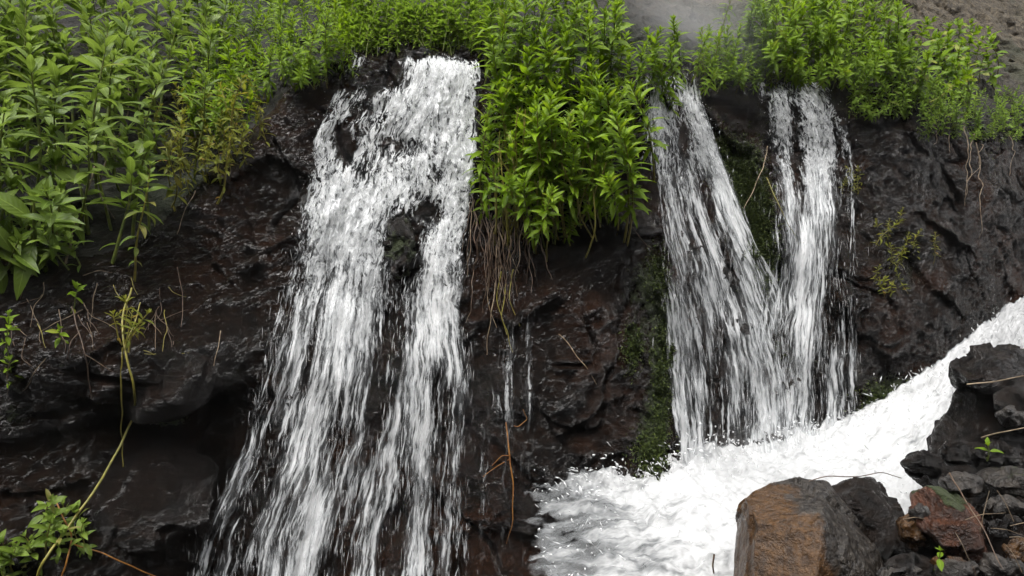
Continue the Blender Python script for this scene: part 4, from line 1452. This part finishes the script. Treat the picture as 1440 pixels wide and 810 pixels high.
# yellow bare stems showing below the bush
for k in range(40):
    u = rng.uniform(690, 850); v = rng.uniform(300, 375) - abs(u - 780) * 0.15
    r = H(u, v, 0.03)
    t = P(u + rng.gauss(0, 10), v - rng.uniform(90, 170), r.y - rng.uniform(0.06, 0.3))
    m = P((u * 2 + 0) / 2 + rng.gauss(0, 12), v - 40, r.y - rng.uniform(0.05, 0.16))
    V, Fc = strand_mesh([r, m, t], 0.0042, 0.003, 20, 0.008, k)
    link(bpy.data.objects.new('bare_stem', mesh_from('bare_stem', V - np.array(tangle.location), Fc, M['stem_old'])), tangle)

orange = empty('orange_root', H(715, 600))
tag(orange, 'orange root hanging on the bare rock between the waterfalls', 'root')
for k, px in enumerate([[(712, 595), (718, 650), (722, 700), (720, 740), (712, 765)], [(718, 645), (700, 655), (680, 670)], [(718, 640), (705, 640), (692, 655)], [(735, 575), (742, 590), (730, 600), (724, 598)]]):
    strand('rootlet', px, 0.004 if k == 0 else 0.0022, 0.0015, M['orange'], None, None, parent=orange, seed=70 + k)
strand('twig', [(785, 470, 0.04), (805, 490, 0.04), (822, 515, 0.04), (838, 540, 0.03)], 0.0022, 0.0012, M['straw'], 'dry straw twig stuck on the bare rock below the tall bush', 'twig', seed=80)
strand('twig', [(895, 300, 0.06), (860, 290, 0.09), (840, 290, 0.1)], 0.003, 0.002, M['root'], 'dark twig poking from the tall bush towards the slanting waterfall', 'twig', seed=81)
strand('twig', [(855, 282, 0.08), (880, 310, 0.08), (905, 340, 0.08), (918, 352, 0.08)], 0.002, 0.0015, M['root'], 'thin dark twig slanting down beside the slanting waterfall', 'twig', seed=82)
strand('twig', [(1080, 205, 0.05), (1072, 240, 0.08), (1055, 275, 0.10), (1046, 292, 0.1)], 0.003, 0.002, M['straw'], 'tan twig bending over the mossy rib', 'twig', seed=83)
strand('twig', [(1078, 250, 0.1), (1098, 295, 0.12), (1120, 335, 0.12), (1128, 358, 0.1)], 0.003, 0.0016, M['stem_old'], 'olive twig crossing the upright waterfall', 'twig', seed=84)

# roots hanging at the right edge
hang = empty('hanging_roots', H(1365, 180))
tag(hang, 'bundle of pale roots hanging from the brink at the right edge', 'roots')
for k, px in enumerate([[(1356, 172, 0.15), (1362, 200, 0.2), (1360, 240, 0.2), (1354, 292, 0.15)], [(1372, 200, 0.2), (1380, 240, 0.2), (1378, 290, 0.2), (1378, 335, 0.15)],
                        [(1366, 190, 0.2), (1366, 230, 0.2), (1358, 275, 0.18)], [(1420, 190, 0.1), (1424, 220, 0.15), (1420, 245, 0.15)], [(1384, 200, 0.2), (1372, 240, 0.18), (1362, 255, 0.15)],
                        [(1300, 170, 0.05), (1322, 182, 0.1), (1314, 205, 0.12)], [(1338, 190, 0.08), (1336, 215, 0.1)]]):
    strand('root', px, 0.0045 if k < 3 else 0.003, 0.0012, M['pale_root'], None, None, parent=hang, seed=90 + k, wob=0.03)

# twigs on the near bank
strand('twig', [(1138, 677, 2.5), (1165, 669, 2.5), (1205, 671, 2.5), (1240, 664, 2.55), (1268, 672, 2.6)], 0.0022, 0.0016, M['root'], 'thin dark twig lying across the tops of the boulders', 'twig', seed=101, wob=0.004)
strand('twig', [(1360, 540, 3.0), (1395, 538, 2.95), (1440, 528, 2.85)], 0.003, 0.002, M['straw'], 'pale twig lying across the front of the flat topped rock', 'twig', seed=102, wob=0.004)
strand('twig', [(1380, 616, 2.85), (1410, 608, 2.75), (1450, 600, 2.7)], 0.003, 0.002, M['straw'], 'pale twig lying on the black block at the right edge', 'twig', seed=103, wob=0.004)
strand('twig', [(1335, 665, 2.6), (1355, 700, 2.4), (1380, 740, 2.3), (1410, 800, 2.2)], 0.003, 0.0016, M['root'], 'long brown twig lying across the red rock', 'twig', seed=104, wob=0.006)
strand('twig', [(1004, 780, 2.7), (1002, 795, 2.7), (1004, 806, 2.7)], 0.004, 0.003, M['root'], 'short black stick standing in the foam left of the large boulder', 'stick', seed=105, wob=0.003)
rng = random.Random(5)
for k in range(9):
    u, v = rng.uniform(1245, 1440), rng.uniform(730, 815)
    y = 2.28 + rng.uniform(-0.05, 0.05)
    a = rng.uniform(-0.6, 2.2)
    l = rng.uniform(25, 60)
    strand('straw_stalk', [(u, v, y), (u + l * 0.5 * math.cos(a), v - l * 0.5 * math.sin(a) - 3, y), (u + l * math.cos(a), v - l * math.sin(a), y + 0.05)], 0.0015, 0.0008, M['pale_root'],
           'dry straw stalk lying among the stones in the bottom right corner', 'straw', seed=110 + k, wob=0.004, group='dry straw among the near stones')

# ============================================================ MIST
def volume_material(name, density, puff=False):
    m = bpy.data.materials.new(name)
    m.use_nodes = True
    nt = m.node_tree
    nt.nodes.remove(nt.nodes['Principled BSDF'])
    pv = nt.nodes.new('ShaderNodeVolumePrincipled')
    pv.inputs['Density'].default_value = density
    pv.inputs['Color'].default_value = (0.9, 0.92, 0.93, 1)
    nt.links.new(pv.outputs[0], nt.nodes['Material Output'].inputs['Volume'])
    if puff:
        tc = nt.nodes.new('ShaderNodeTexCoord')
        ln = nt.nodes.new('ShaderNodeVectorMath')
        ln.operation = 'LENGTH'
        nt.links.new(tc.outputs['Object'], ln.inputs[0])
        mr = nt.nodes.new('ShaderNodeMapRange')
        mr.interpolation_type = 'SMOOTHSTEP'
        nt.links.new(ln.outputs['Value'], mr.inputs[0])
        for k, v in zip((1, 2, 3, 4), (0.1, 1.0, density, 0.0)):
            mr.inputs[k].default_value = v
        nt.links.new(mr.outputs[0], pv.inputs['Density'])
    return m


hz_lo, hz_hi = Vector((-45, -45, -2.0)), Vector((45, 24, 36.0))
bm = bmesh.new()
bmesh.ops.create_cube(bm, size=1.0)
me = bpy.data.meshes.new('haze')
for v in bm.verts:
    v.co = Vector([(hz_lo[i] + hz_hi[i]) / 2 + v.co[i] * (hz_hi[i] - hz_lo[i]) for i in range(3)])
bm.to_mesh(me)
bm.free()
me.materials.append(volume_material('thin_air', 0.0007))
tag(link(bpy.data.objects.new('haze', me)), kind='stuff')

bm = bmesh.new()
bmesh.ops.create_icosphere(bm, subdivisions=3, radius=1.0)
me = bpy.data.meshes.new('mist')
bm.to_mesh(me)
bm.free()
me.materials.append(volume_material('mist', 0.5, True))
for where, size in ((P(962, 70, 4.9), (0.75, 0.8, 0.75)), (P(590, 10, 5.9), (1.1, 1.0, 0.7)), (P(1075, 650, 3.75), (0.55, 0.3, 0.22))):  # mist; the first puff partly stands in for a water drop on the lens
    mo = link(bpy.data.objects.new('mist', me))
    mo.location = where
    mo.scale = size
    tag(mo, kind='stuff')
